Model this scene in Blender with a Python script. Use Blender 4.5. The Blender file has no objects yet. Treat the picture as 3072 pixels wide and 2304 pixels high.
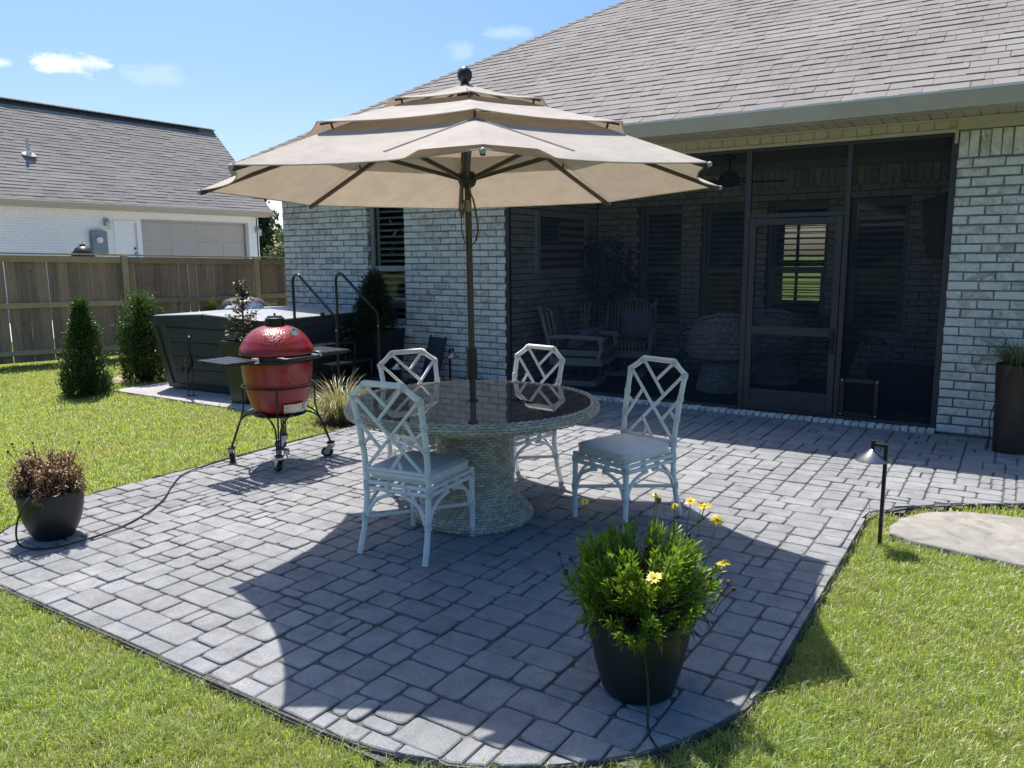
import bpy, math, random
import numpy as np
from mathutils import Vector, Matrix
random.seed(7); np.random.seed(7)
PI=math.pi
sc=bpy.context.scene
C=sc.collection
# ------------------------------------------------------------------ camera
FPX=2350.0; PITCH=math.radians(9.23); ROLL=math.radians(0.43); YAW=math.radians(-32.87); CAMH=1.6
fw=Vector((math.sin(YAW)*math.cos(PITCH),math.cos(YAW)*math.cos(PITCH),-math.sin(PITCH)))
rt=Vector((math.cos(YAW),-math.sin(YAW),0)); up=rt.cross(fw)
rt2=rt*math.cos(ROLL)-up*math.sin(ROLL); up2=rt*math.sin(ROLL)+up*math.cos(ROLL)
cam=bpy.data.cameras.new('camera'); camo=bpy.data.objects.new('camera',cam); C.objects.link(camo)
cam.sensor_fit='HORIZONTAL'; cam.sensor_width=36; cam.lens=FPX/3072*36; cam.clip_start=0.05; cam.clip_end=2000
m=Matrix((rt2,up2,-fw)).transposed().to_4x4(); m.translation=Vector((0,0,CAMH)); camo.matrix_world=m
sc.camera=camo
def px_dist(p):                       # distance from the standpoint, used to choose how finely things are divided
    return math.sqrt(p[0]**2+p[1]**2+(p[2]-CAMH)**2)
# ------------------------------------------------------------------ light
SUN=Vector((-0.415,0.287,1.0)).normalized()
ELEV=math.asin(SUN.z); ROT=math.atan2(SUN.x,SUN.y)
sc.view_settings.view_transform='Standard'; sc.view_settings.look='None'; sc.view_settings.gamma=1; sc.view_settings.exposure=1.75
sc.view_settings.use_curve_mapping=False
sun=bpy.data.lights.new('sun','SUN'); sun.energy=2.0; sun.angle=math.radians(0.55); sun.color=(1.0,0.955,0.89)
suno=bpy.data.objects.new('sun',sun); C.objects.link(suno); suno.rotation_euler=(-SUN).to_track_quat('-Z','Y').to_euler()
suno.location=(-8,6,20)
world=bpy.data.worlds.new('World'); sc.world=world; world.use_nodes=True
nt=world.node_tree; nt.nodes.clear()
def wn(t,**k):
    n=nt.nodes.new(t)
    for a,b in k.items(): setattr(n,a,b)
    return n
out=wn('ShaderNodeOutputWorld'); bg=wn('ShaderNodeBackground'); sky=wn('ShaderNodeTexSky')
sky.sky_type='NISHITA'; sky.sun_disc=False; sky.sun_elevation=ELEV; sky.sun_rotation=ROT; sky.altitude=100; sky.air_density=1.0; sky.dust_density=2.4; sky.ozone_density=3.0
bg.inputs['Strength'].default_value=0.050
tc=wn('ShaderNodeTexCoord')
nz=wn('ShaderNodeTexNoise'); nz.inputs['Scale'].default_value=26; nz.inputs['Detail'].default_value=7; nz.inputs['Roughness'].default_value=0.62
mp=wn('ShaderNodeMapping'); mp.inputs['Scale'].default_value=(1,1,2.2)
nt.links.new(tc.outputs['Generated'],mp.inputs['Vector']); nt.links.new(mp.outputs['Vector'],nz.inputs['Vector'])
def wmath(op,a,b=None,c=None):
    n=wn('ShaderNodeMath',operation=op)
    for i,v in enumerate((a,b,c)):
        if v is None: continue
        if isinstance(v,(int,float)): n.inputs[i].default_value=v
        else: nt.links.new(v,n.inputs[i])
    return n.outputs[0]
def wdot(v):
    n=wn('ShaderNodeVectorMath',operation='DOT_PRODUCT'); nt.links.new(tc.outputs['Generated'],n.inputs[0]); n.inputs[1].default_value=tuple(v); return n.outputs['Value']
# small fair-weather clouds, each a direction in the sky with a width, a height and a thickness
CLOUDS=[((-.8557,.4755,.2041),.040,.0135,1.1),((-.8152,.5436,.1997),.040,.012,.17),((-.5247,.8116,.2569),.030,.008,.22),((-.5744,.7833,.2377),.016,.012,.18),
        ((-.885,.4211,.1988),.013,.006,.6),((-.7572,.65,.050),.09,.03,.75),((.8,-.3,.35),.06,.022,1.0),((-.5,-.8,.28),.06,.022,.9)]
tot=None
for d,wa,wb,th in CLOUDS:
    d=Vector(d).normalized(); r=Vector((d.y,-d.x,0)).normalized(); u=r.cross(d)
    a=wmath('DIVIDE',wdot(r),wa); b=wmath('DIVIDE',wdot(u),wb)
    q=wmath('SQRT',wmath('ADD',wmath('MULTIPLY',a,a),wmath('MULTIPLY',b,b)))
    v=wmath('SUBTRACT',wmath('MULTIPLY_ADD',nz.outputs['Fac'],2.6,-0.30),q)   # noise minus distance
    v=wmath('MULTIPLY',v,1.5); 
    n=wn('ShaderNodeMath',operation='MULTIPLY',use_clamp=True); nt.links.new(v,n.inputs[0]); n.inputs[1].default_value=1.0
    v=wmath('MULTIPLY',n.outputs[0],th*0.85)
    fr=wmath('GREATER_THAN',wdot(d),0.5); v=wmath('MULTIPLY',v,fr)
    tot=v if tot is None else wmath('MAXIMUM',tot,v)
hs=wn('ShaderNodeHueSaturation'); hs.inputs['Saturation'].default_value=1.4; hs.inputs['Hue'].default_value=0.5; nt.links.new(sky.outputs['Color'],hs.inputs['Color'])
mx=wn('ShaderNodeMixRGB'); nt.links.new(tot,mx.inputs['Fac']); nt.links.new(hs.outputs['Color'],mx.inputs['Color1']); mx.inputs['Color2'].default_value=(8.0,8.2,8.5,1)
nt.links.new(mx.outputs['Color'],bg.inputs['Color']); nt.links.new(bg.outputs['Background'],out.inputs['Surface'])
sc.cycles.use_denoising=True
sc.cycles.use_adaptive_sampling=True; sc.cycles.adaptive_threshold=0.02; sc.cycles.max_bounces=7; sc.cycles.transparent_max_bounces=10; sc.cycles.diffuse_bounces=4; sc.cycles.glossy_bounces=3; sc.cycles.transmission_bounces=4
sc.cycles.sample_clamp_indirect=6.0
# ------------------------------------------------------------------ helpers
def tag(o,label=None,cat=None,group=None,kind=None):
    if label: o['label']=label
    if cat: o['category']=cat
    if group: o['group']=group
    if kind: o['kind']=kind
    return o
def empty(name,loc=(0,0,0),rz=0.0,parent=None):
    o=bpy.data.objects.new(name,None); C.objects.link(o); o.location=loc; o.rotation_euler=(0,0,rz); o.empty_display_size=.1
    if parent: o.parent=parent
    return o
def link(name,me,parent=None):
    o=bpy.data.objects.new(name,me); C.objects.link(o)
    if parent: o.parent=parent
    return o
def copy_tree(o,parent=None):
    c=o.copy(); C.objects.link(c); c.parent=parent
    for ch in o.children: copy_tree(ch,c)
    return c
class MB:
    def __init__(s): s.v=[]; s.f=[]; s.mi=[]; s.cur=0
    def add(s,vs,fs):
        b=len(s.v); s.v+=[tuple(x) for x in vs]; s.f+=[tuple(b+i for i in f) for f in fs]; s.mi+=[s.cur]*len(fs); return s
    def box(s,x0,x1,y0,y1,z0,z1,M=None):
        vs=[(x0,y0,z0),(x1,y0,z0),(x1,y1,z0),(x0,y1,z0),(x0,y0,z1),(x1,y0,z1),(x1,y1,z1),(x0,y1,z1)]
        if M is not None: vs=[M@Vector(v) for v in vs]
        return s.add(vs,[(0,3,2,1),(4,5,6,7),(0,1,5,4),(1,2,6,5),(2,3,7,6),(3,0,4,7)])
    def bbox(s,x0,x1,y0,y1,z0,z1,c=.004,M=None):      # box with chamfered edges
        X=[x0,x1];Y=[y0,y1];Z=[z0,z1]; c=min(c,(x1-x0)*.45,(y1-y0)*.45,(z1-z0)*.45); vs=[];ix={}
        for i in (0,1):
            for j in (0,1):
                for k in (0,1):
                    sx=c if i==0 else -c; sy=c if j==0 else -c; sz=c if k==0 else -c
                    for a,p in (('x',(X[i],Y[j]+sy,Z[k]+sz)),('y',(X[i]+sx,Y[j],Z[k]+sz)),('z',(X[i]+sx,Y[j]+sy,Z[k]))):
                        ix[(i,j,k,a)]=len(vs); vs.append(p)
        F=[]
        g=lambda i,j,k,a: ix[(i,j,k,a)]
        for i in (0,1):
            q=[g(i,0,0,'x'),g(i,1,0,'x'),g(i,1,1,'x'),g(i,0,1,'x')]; F.append(tuple(q if i else q[::-1]))
            q=[g(0,i,0,'y'),g(1,i,0,'y'),g(1,i,1,'y'),g(0,i,1,'y')]; F.append(tuple(q[::-1] if i else q))
            q=[g(0,0,i,'z'),g(1,0,i,'z'),g(1,1,i,'z'),g(0,1,i,'z')]; F.append(tuple(q if i else q[::-1]))
        for a in (0,1):
            for b in (0,1):
                F.append((g(a,b,0,'x'),g(a,b,1,'x'),g(a,b,1,'y'),g(a,b,0,'y')))
                F.append((g(a,0,b,'x'),g(a,1,b,'x'),g(a,1,b,'z'),g(a,0,b,'z')))
                F.append((g(0,a,b,'y'),g(1,a,b,'y'),g(1,a,b,'z'),g(0,a,b,'z')))
        for i in (0,1):
            for j in (0,1):
                for k in (0,1): F.append((g(i,j,k,'x'),g(i,j,k,'y'),g(i,j,k,'z')))
        if M is not None: vs=[M@Vector(v) for v in vs]
        s.add(vs,F); s.fix=True; return s
    def tube(s,pts,r,n=8,cap=True,closed=False):
        pts=[Vector(p) for p in pts]; N=len(pts); rs=r if isinstance(r,(list,tuple)) else [r]*N
        vs=[];fs=[]; prev=None
        for i,p in enumerate(pts):
            a=pts[(i-1)%N] if (closed or i>0) else p; b=pts[(i+1)%N] if (closed or i<N-1) else p
            t=(b-a).normalized() if (b-a).length>1e-9 else Vector((0,0,1))
            if prev is None:
                ref=Vector((0,0,1)) if abs(t.z)<.9 else Vector((1,0,0)); u=t.cross(ref).normalized()
            else:
                u=prev-t*prev.dot(t); u=u.normalized() if u.length>1e-6 else t.orthogonal().normalized()
            prev=u; w=t.cross(u)
            for k in range(n):
                an=2*PI*k/n; vs.append(p+(u*math.cos(an)+w*math.sin(an))*rs[i])
        M=N if closed else N-1
        for i in range(M):
            for k in range(n):
                a=i*n+k;b=i*n+(k+1)%n;c=((i+1)%N)*n+(k+1)%n;d=((i+1)%N)*n+k; fs.append((a,b,c,d))
        if cap and not closed:
            fs.append(tuple(range(n))[::-1]); fs.append(tuple((N-1)*n+k for k in range(n)))
        return s.add(vs,fs)
    def lathe(s,prof,n=32,c=(0,0,0),cap=(False,False),sq=None):
        vs=[];fs=[]
        for (r,z) in prof:
            for k in range(n):
                a=2*PI*k/n; vs.append((c[0]+r*math.cos(a),c[1]+r*math.sin(a),c[2]+z))
        for i in range(len(prof)-1):
            for k in range(n):
                fs.append((i*n+k,i*n+(k+1)%n,(i+1)*n+(k+1)%n,(i+1)*n+k))
        if cap[0]: fs.append(tuple(range(n))[::-1])
        if cap[1]: fs.append(tuple((len(prof)-1)*n+k for k in range(n)))
        return s.add(vs,fs)
    def ball(s,c,r,n=12,m_=8,sc_=(1,1,1)):
        return s.lathe_ell(c,r,n,m_,sc_)
    def lathe_ell(s,c,r,n,m_,sc_):
        vs=[];fs=[]
        for i in range(m_+1):
            t=-PI/2+PI*i/m_
            for k in range(n):
                a=2*PI*k/n; vs.append((c[0]+r*sc_[0]*math.cos(t)*math.cos(a),c[1]+r*sc_[1]*math.cos(t)*math.sin(a),c[2]+r*sc_[2]*math.sin(t)))
        for i in range(m_):
            for k in range(n): fs.append((i*n+k,i*n+(k+1)%n,(i+1)*n+(k+1)%n,(i+1)*n+k))
        return s.add(vs,fs)
    def prism(s,poly,y0,y1,axis='y'):       # extrude a 2D outline (x,z) along y (or (x,y) along z)
        n=len(poly)
        if axis=='y': vs=[(x,y0,z) for x,z in poly]+[(x,y1,z) for x,z in poly]
        elif axis=='z': vs=[(x,y,y0) for x,y in poly]+[(x,y,y1) for x,y in poly]
        else: vs=[(y0,a,b) for a,b in poly]+[(y1,a,b) for a,b in poly]
        fs=[tuple(range(n)),tuple(range(2*n-1,n-1,-1))]+[(i,i+n,(i+1)%n+n,(i+1)%n) for i in range(n)]
        s.add(vs,fs); s.fix=True; return s
    def mesh(s,name,mats,smooth=None):
        me=bpy.data.meshes.new(name); me.from_pydata(s.v,[],s.f); 
        if not isinstance(mats,(list,tuple)): mats=[mats]
        for q in mats: me.materials.append(q)
        if len(mats)>1: me.polygons.foreach_set('material_index',s.mi)
        if getattr(s,'fix',False):
            import bmesh; bm=bmesh.new(); bm.from_mesh(me); bmesh.ops.recalc_face_normals(bm,faces=bm.faces); bm.to_mesh(me); bm.free()
        if smooth is not None:
            me.polygons.foreach_set('use_smooth',[True]*len(me.polygons)); me.set_sharp_from_angle(angle=math.radians(smooth))
        me.update(); return me
    def build(s,name,mats,parent=None,smooth=None):
        return link(name,s.mesh(name,mats,smooth),parent)
def npmesh(name,V,F,mats,mi=None,smooth=False,rnd=None):
    """big mesh from numpy arrays: V (n,3), F (m,k)"""
    me=bpy.data.meshes.new(name); V=np.asarray(V,np.float32); F=np.asarray(F,np.int32); k=F.shape[1]
    me.vertices.add(len(V)); me.vertices.foreach_set('co',V.ravel())
    me.loops.add(F.size); me.loops.foreach_set('vertex_index',F.ravel())
    me.polygons.add(len(F)); me.polygons.foreach_set('loop_start',np.arange(0,F.size,k,dtype=np.int32)); me.polygons.foreach_set('loop_total',np.full(len(F),k,np.int32))
    if not isinstance(mats,(list,tuple)): mats=[mats]
    for q in mats: me.materials.append(q)
    if mi is not None: me.polygons.foreach_set('material_index',np.asarray(mi,np.int32))
    if smooth: me.polygons.foreach_set('use_smooth',np.ones(len(F),bool))
    me.update(calc_edges=True); me.validate()
    if rnd is not None:
        at=me.attributes.new('rnd','FLOAT','POINT'); at.data.foreach_set('value',np.asarray(rnd,np.float32))
    return me
def T(x,y,z,rz=0,rx=0,ry=0):
    return Matrix.Translation((x,y,z))@Matrix.Rotation(rz,4,'Z')@Matrix.Rotation(rx,4,'X')@Matrix.Rotation(ry,4,'Y')
def arc(c,r,a0,a1,n,ax='xz'):
    o=[]
    for i in range(n+1):
        a=a0+(a1-a0)*i/n
        o.append((c[0]+r*math.cos(a),c[1],c[2]+r*math.sin(a)) if ax=='xz' else (c[0]+r*math.cos(a),c[1]+r*math.sin(a),c[2]))
    return o
def joinv(vl,name,mats,parent,rnd=None,kind='stuff'):
    """joins many (verts, faces) pieces into one mesh with a per-piece random attribute"""
    b=MB(); rv=[]
    for vs,fs in vl:
        b.add(vs,fs); rv+=[random.random()]*len(vs)
    me=b.mesh(name,mats); at=me.attributes.new('rnd','FLOAT','POINT'); at.data.foreach_set('value',rv)
    o=link(name,me,parent); o['kind']=kind; return o
# ------------------------------------------------------------------ materials
def nodes(name):
    m=bpy.data.materials.new(name); m.use_nodes=True; t=m.node_tree; t.nodes.clear(); return m,t
class NT:
    def __init__(s,name): s.m,s.t=nodes(name); s.out=s.n('ShaderNodeOutputMaterial')
    def n(s,t,**k):
        x=s.t.nodes.new(t)
        for a,b in k.items(): setattr(x,a,b)
        return x
    def set(s,sock,v):
        if isinstance(v,(int,float)): sock.default_value=v
        elif isinstance(v,(tuple,list)): sock.default_value=tuple(v)+((1,) if len(v)==3 and sock.type=='RGBA' else ())
        else: s.t.links.new(v,sock)
    def pos(s,scale=(1,1,1),obj=False):
        if obj: g=s.n('ShaderNodeTexCoord').outputs['Object']
        else: g=s.n('ShaderNodeNewGeometry').outputs['Position']
        if scale==(1,1,1): return g
        mp=s.n('ShaderNodeVectorMath',operation='MULTIPLY'); s.set(mp.inputs[0],g); mp.inputs[1].default_value=scale; return mp.outputs[0]
    def noise(s,vec,scale,detail=4,rough=.55,dist=0):
        x=s.n('ShaderNodeTexNoise'); s.set(x.inputs['Vector'],vec); x.inputs['Scale'].default_value=scale; x.inputs['Detail'].default_value=detail; x.inputs['Roughness'].default_value=rough; x.inputs['Distortion'].default_value=dist; return x.outputs['Fac']
    def vor(s,vec,scale,feat='F1',out='Distance'):
        x=s.n('ShaderNodeTexVoronoi',feature=feat); s.set(x.inputs['Vector'],vec); x.inputs['Scale'].default_value=scale; return x.outputs[out]
    def math(s,op,a,b=None,clamp=False):
        x=s.n('ShaderNodeMath',operation=op,use_clamp=clamp); s.set(x.inputs[0],a)
        if b is not None: s.set(x.inputs[1],b)
        return x.outputs[0]
    def ramp(s,f,stops,interp='LINEAR'):
        x=s.n('ShaderNodeValToRGB'); s.set(x.inputs['Fac'],f); cr=x.color_ramp; cr.interpolation=interp
        while len(cr.elements)<len(stops): cr.elements.new(.5)
        for e,(p,c) in zip(cr.elements,stops): e.position=p; e.color=(tuple(c)+(1,)) if not isinstance(c,(int,float)) else (c,c,c,1)
        return x.outputs['Color']
    def mix(s,f,a,b,mode='MIX'):
        x=s.n('ShaderNodeMixRGB',blend_type=mode); s.set(x.inputs[0],f); s.set(x.inputs[1],a); s.set(x.inputs[2],b); return x.outputs[0]
    def rnd(s):       # random number for each object, plus the stored number of each joined piece
        oi=s.n('ShaderNodeObjectInfo').outputs['Random']; at=s.n('ShaderNodeAttribute',attribute_name='rnd').outputs['Fac']
        return s.math('FRACT',s.math('ADD',oi,at))
    def bump(s,h,strength=.3,dist=.01,normal=None):
        x=s.n('ShaderNodeBump'); s.set(x.inputs['Height'],h); x.inputs['Strength'].default_value=strength; x.inputs['Distance'].default_value=dist
        if normal is not None: s.set(x.inputs['Normal'],normal)
        return x.outputs['Normal']
    def bsdf(s,col,rough=.6,metal=0,normal=None,spec=.5,coat=0,**k):
        x=s.n('ShaderNodeBsdfPrincipled'); s.set(x.inputs['Base Color'],col); s.set(x.inputs['Roughness'],rough); s.set(x.inputs['Metallic'],metal)
        x.inputs['Specular IOR Level'].default_value=spec; x.inputs['Coat Weight'].default_value=coat; x.inputs['Coat Roughness'].default_value=.06
        for a,b in k.items(): s.set(x.inputs[a],b)
        if normal is not None: s.set(x.inputs['Normal'],normal)
        return x.outputs['BSDF']
    def end(s,sh): s.set(s.out.inputs['Surface'],sh); return s.m
def simple(name,col,rough=.6,metal=0,var=.12,nscale=6,bump=0,bscale=60,spec=.5,coat=0,objvar=0,obj=False):
    t=NT(name); p=t.pos(obj=obj)
    f=t.noise(p,nscale,5,.6); f=t.math('MULTIPLY_ADD',f,2*var) if False else f
    lo=tuple(max(0,c*(1-var*1.6)) for c in col); hi=tuple(min(1,c*(1+var*1.6)) for c in col)
    c=t.ramp(f,[(.25,lo),(.75,hi)])
    if objvar:
        r=t.rnd(); g=t.math('ADD',t.math('MULTIPLY',r,2*objvar),1-objvar)
        c=t.mix(1,c,t.n('ShaderNodeCombineColor').outputs[0] if False else g,'MULTIPLY')
    nm=t.bump(t.noise(p,bscale,3,.6),bump,.004) if bump else None
    rr=t.math('ADD',t.math('MULTIPLY',t.noise(p,nscale*2.3,3),.16),max(.02,rough-.08)) if rough>.15 else rough
    return t.end(t.bsdf(c,rr,metal,nm,spec,coat))
# ---- surface materials
def m_paver():
    t=NT('paver_concrete'); p=t.pos(); r=t.rnd()
    base=t.ramp(r,[(0,(.285,.292,.30)),(.25,(.335,.342,.35)),(.5,(.31,.317,.325)),(.75,(.352,.358,.365)),(1,(.305,.308,.312))])
    g=t.noise(p,150,4,.75); c=t.mix(.62,base,t.ramp(g,[(.25,(.13,.13,.135)),(.65,(.56,.56,.56))]),'OVERLAY')
    st=t.noise(p,7,7,.68,.4); c=t.mix(.62,c,t.ramp(st,[(.28,(.27,.27,.275)),(.5,(.5,.5,.5)),(.74,(.69,.685,.67))]),'OVERLAY')
    w=t.noise(p,1.1,4,.6); c=t.mix(.5,c,t.ramp(w,[(.3,(.36,.355,.35)),(.7,(.60,.60,.59))]),'OVERLAY')
    sp=t.math('GREATER_THAN',t.noise(p,330,2,.5),.72); c=t.mix(t.math('MULTIPLY',sp,.45),c,(.55,.55,.54))
    dk=t.math('GREATER_THAN',t.noise(p,210,2,.5),.74); c=t.mix(t.math('MULTIPLY',dk,.5),c,(.10,.10,.10))
    h=t.math('ADD',t.math('MULTIPLY',g,.8),t.noise(p,28,6,.7))
    return t.end(t.bsdf(c,.92,0,t.bump(h,.75,.005),.2))
def m_joint():
    t=NT('joint_sand'); p=t.pos(); c=t.ramp(t.noise(p,60,4,.7),[(.3,(.07,.067,.064)),(.7,(.20,.19,.175))])
    return t.end(t.bsdf(c,1,0,t.bump(t.noise(p,200,3),.6,.006),.1))
def m_ground():
    t=NT('lawn_soil'); p=t.pos()
    a=t.ramp(t.noise(p,1.1,5,.6),[(.3,(.10,.14,.03)),(.55,(.13,.165,.038)),(.75,(.17,.175,.06))])
    b=t.ramp(t.noise(p,55,3,.7),[(.3,(.35,.35,.35)),(.7,(.66,.66,.66))]); c=t.mix(.8,a,b,'OVERLAY')
    return t.end(t.bsdf(c,1,0,t.bump(t.noise(p,90,3),.8,.02),.1))
def m_blade(name,c0,c1,tr=.65):
    t=NT(name); oi=t.n('ShaderNodeObjectInfo').outputs['Random']; p=t.pos()
    patch=t.noise(p,1.3,4,.6)
    c=t.ramp(oi,[(0,c0),(1,c1)])
    dry=t.ramp(patch,[(.45,0.),(.70,.5)])
    c=t.mix(dry,c,(.42,.38,.14))
    d=t.n('ShaderNodeBsdfDiffuse'); t.set(d.inputs['Color'],c)
    tl=t.n('ShaderNodeBsdfTranslucent'); t.set(tl.inputs['Color'],t.mix(1,c,(1.3,1.25,.7),'MULTIPLY'))
    gl=t.n('ShaderNodeBsdfGlossy'); gl.inputs['Roughness'].default_value=.45; gl.inputs['Color'].default_value=(.8,.8,.75,1)
    a=t.n('ShaderNodeMixShader'); a.inputs[0].default_value=tr; t.set(a.inputs[1],d.outputs[0]); t.set(a.inputs[2],tl.outputs[0])
    b=t.n('ShaderNodeMixShader'); b.inputs[0].default_value=.09; t.set(b.inputs[1],a.outputs[0]); t.set(b.inputs[2],gl.outputs[0])
    return t.end(b.outputs[0])
def m_leaf(name,stops,tr=.35,gloss=.06,rough=.4,nscale=9):
    t=NT(name); p=t.pos(); at=t.rnd()
    f=t.math('ADD',t.math('MULTIPLY',at,.65),t.math('MULTIPLY',t.noise(p,nscale,3),.35))
    c=t.ramp(f,stops)
    d=t.n('ShaderNodeBsdfDiffuse'); t.set(d.inputs['Color'],c)
    tl=t.n('ShaderNodeBsdfTranslucent'); t.set(tl.inputs['Color'],t.mix(1,c,(1.3,1.25,.7),'MULTIPLY'))
    gl=t.n('ShaderNodeBsdfGlossy'); gl.inputs['Roughness'].default_value=rough; gl.inputs['Color'].default_value=(.85,.85,.85,1)
    a=t.n('ShaderNodeMixShader'); a.inputs[0].default_value=tr; t.set(a.inputs[1],d.outputs[0]); t.set(a.inputs[2],tl.outputs[0])
    b=t.n('ShaderNodeMixShader'); b.inputs[0].default_value=gloss; t.set(b.inputs[1],a.outputs[0]); t.set(b.inputs[2],gl.outputs[0])
    return t.end(b.outputs[0])
def m_brick():
    t=NT('whitewashed_brick'); p=t.pos(); r=t.rnd()
    base=t.ramp(r,[(0,(.38,.33,.27)),(.15,(.53,.475,.405)),(.45,(.68,.635,.56)),(.75,(.80,.755,.68)),(1,(.46,.405,.34))])
    n1=t.noise(p,11,7,.72,.8); c=t.mix(t.ramp(n1,[(.40,.0),(.58,.85)]),base,(.87,.82,.74))
    n2=t.noise(p,24,6,.75,1.2); c=t.mix(t.ramp(n2,[(.60,0.),(.70,.7)]),c,(.36,.295,.24))
    n4=t.noise(t.pos((1,1,3)),17,6,.7,.5); c=t.mix(t.ramp(n4,[(.56,0.),(.72,.5)]),c,(.50,.47,.43))
    n3=t.noise(p,95,2,.6); c=t.mix(t.ramp(n3,[(.67,0.),(.72,.7)]),c,(.10,.09,.08))
    h=t.math('ADD',t.noise(p,38,5,.7),t.math('MULTIPLY',t.noise(p,160,2),.4)); h=t.math('SUBTRACT',h,t.math('MULTIPLY',t.ramp(n2,[(.56,0.),(.64,1.)]),.5))
    return t.end(t.bsdf(c,.9,0,t.bump(h,.7,.008),.2))
def m_shingle():
    t=NT('asphalt_shingle'); p=t.pos(); r=t.rnd()
    base=t.ramp(r,[(0,(.26,.238,.222)),(.2,(.30,.278,.26)),(.45,(.275,.255,.24)),(.75,(.315,.293,.275)),(1,(.285,.258,.246))])
    g=t.noise(p,330,2,.7); c=t.mix(.55,base,t.ramp(g,[(.3,(.2,.2,.2)),(.7,(.8,.79,.78))]),'OVERLAY')
    b=t.noise(p,.8,4); c=t.mix(.4,c,t.ramp(b,[(.3,(.40,.38,.39)),(.7,(.6,.6,.58))]),'OVERLAY')
    return t.end(t.bsdf(c,.95,0,t.bump(g,.5,.004),.2))
def m_wood(name='weathered_cedar',axis='z',c0=(.26,.165,.112),c1=(.53,.375,.27),warm=(.55,.34,.20),warmf=.35):
    t=NT(name); sc_={'z':(1,1,.06),'y':(1,.06,1),'x':(.06,1,1)}[axis]; p=t.pos(sc_); q=t.pos(); r=t.rnd()
    off=t.n('ShaderNodeVectorMath',operation='ADD'); t.set(off.inputs[0],p); cm=t.n('ShaderNodeCombineXYZ'); t.set(cm.inputs[0],t.math('MULTIPLY',r,37.)); t.set(off.inputs[1],cm.outputs[0])
    g=t.noise(off.outputs[0],22,7,.68,.5); c=t.ramp(g,[(.28,c0),(.72,c1)])
    c=t.mix(t.math('MULTIPLY',r,warmf),c,warm)
    c=t.mix(.55,c,t.ramp(r,[(0,(.30,.30,.31)),(.5,(.52,.52,.52)),(1,(.68,.66,.63))]),'OVERLAY')
    k=t.noise(q,6.5,2,.4); c=t.mix(t.ramp(k,[(.735,0.),(.77,.8)]),c,(.05,.033,.024))
    w=t.noise(q,1.4,4,.6); c=t.mix(.6,c,t.ramp(w,[(.3,(.36,.36,.37)),(.7,(.6,.59,.57))]),'OVERLAY')
    return t.end(t.bsdf(c,.85,0,t.bump(g,.35,.006),.2))
def m_fabric(name,col,tr=0,weave=900,dirt=.1,tcol=None):
    t=NT(name); p=t.pos(); f=t.noise(p,weave,2,.5); d=t.noise(p,7,6,.65)
    lo=tuple(c*(1-dirt*2) for c in col); c=t.ramp(d,[(.3,lo),(.62,col)]); nm=t.bump(f,.12,.001,t.bump(t.noise(p,8,4,.6),.22,.03))
    b=t.bsdf(c,.9,0,nm,.15)
    if not tr: return t.end(b)
    tl=t.n('ShaderNodeBsdfTranslucent'); t.set(tl.inputs['Color'],t.mix(1,c,tcol or (1,.93,.82),'MULTIPLY'))
    a=t.n('ShaderNodeMixShader'); a.inputs[0].default_value=tr; t.set(a.inputs[1],b); t.set(a.inputs[2],tl.outputs[0]); return t.end(a.outputs[0])
def m_screen():
    t=NT('porch_screen_mesh'); b=t.bsdf((.018,.023,.031),.75,0,None,.3)
    tr=t.n('ShaderNodeBsdfTransparent'); a=t.n('ShaderNodeMixShader'); a.inputs[0].default_value=.54; t.set(a.inputs[1],tr.outputs[0]); t.set(a.inputs[2],b); return t.end(a.outputs[0])
def m_glass(name='window_glass',tint=(.86,.91,.90)):
    t=NT(name); fr=t.n('ShaderNodeFresnel'); fr.inputs['IOR'].default_value=1.65
    nm=t.bump(t.noise(t.pos(),1.6,2),.02,.05); t.set(fr.inputs['Normal'],nm)
    tr=t.n('ShaderNodeBsdfTransparent'); tr.inputs['Color'].default_value=tint+(1,)
    gl=t.n('ShaderNodeBsdfGlossy'); gl.inputs['Roughness'].default_value=.01; t.set(gl.inputs['Normal'],nm)
    a=t.n('ShaderNodeMixShader'); t.set(a.inputs[0],t.math('MULTIPLY',fr.outputs[0],1.15,True)); t.set(a.inputs[1],tr.outputs[0]); t.set(a.inputs[2],gl.outputs[0]); return t.end(a.outputs[0])
MT={}
MT['paver']=m_paver(); MT['joint']=m_joint(); MT['soil']=m_ground(); MT['brick']=m_brick(); MT['shingle']=m_shingle()
MT['mortar']=simple('mortar',(.20,.196,.19),.95,0,.18,9,.5,140,.15)
MT['cedar']=m_wood(); MT['cedar_rail']=m_wood('cedar_rail','y',(.36,.255,.175),(.60,.45,.30),(.62,.43,.25),.5)
MT['black_plastic']=simple('black_plastic',(.018,.019,.02),.42,0,.2,8,.05,200)
MT['bark']=simple('bark_mulch',(.085,.052,.034),.95,0,.5,30,.8,80,.1)
MT['screen']=m_screen(); MT['glass']=m_glass()
MT['bronze']=simple('bronze_aluminium',(.050,.050,.054),.45,.25,.08,5)
MT['gutter']=simple('taupe_gutter_paint',(.46,.43,.375),.38,0,.05,3)
MT['white_metal']=simple('white_drip_edge',(.78,.78,.76),.35,0,.03,4)
MT['soffit']=simple('beige_vinyl',(.50,.455,.36),.5,0,.04,3)
MT['ceiling']=simple('porch_ceiling_paint',(.42,.40,.35),.8,0,.05,3)
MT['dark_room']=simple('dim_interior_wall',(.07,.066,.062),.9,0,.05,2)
MT['vinyl_frame']=simple('grey_green_window_vinyl',(.30,.32,.295),.5,0,.05,3)
MT['shutter']=simple('shutter_white',(.62,.63,.61),.5,0,.04,5)
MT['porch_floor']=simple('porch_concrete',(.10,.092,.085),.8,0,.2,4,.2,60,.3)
# ------------------------------------------------------------------ setting: ground, lawn
b=MB(); R=900
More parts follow.
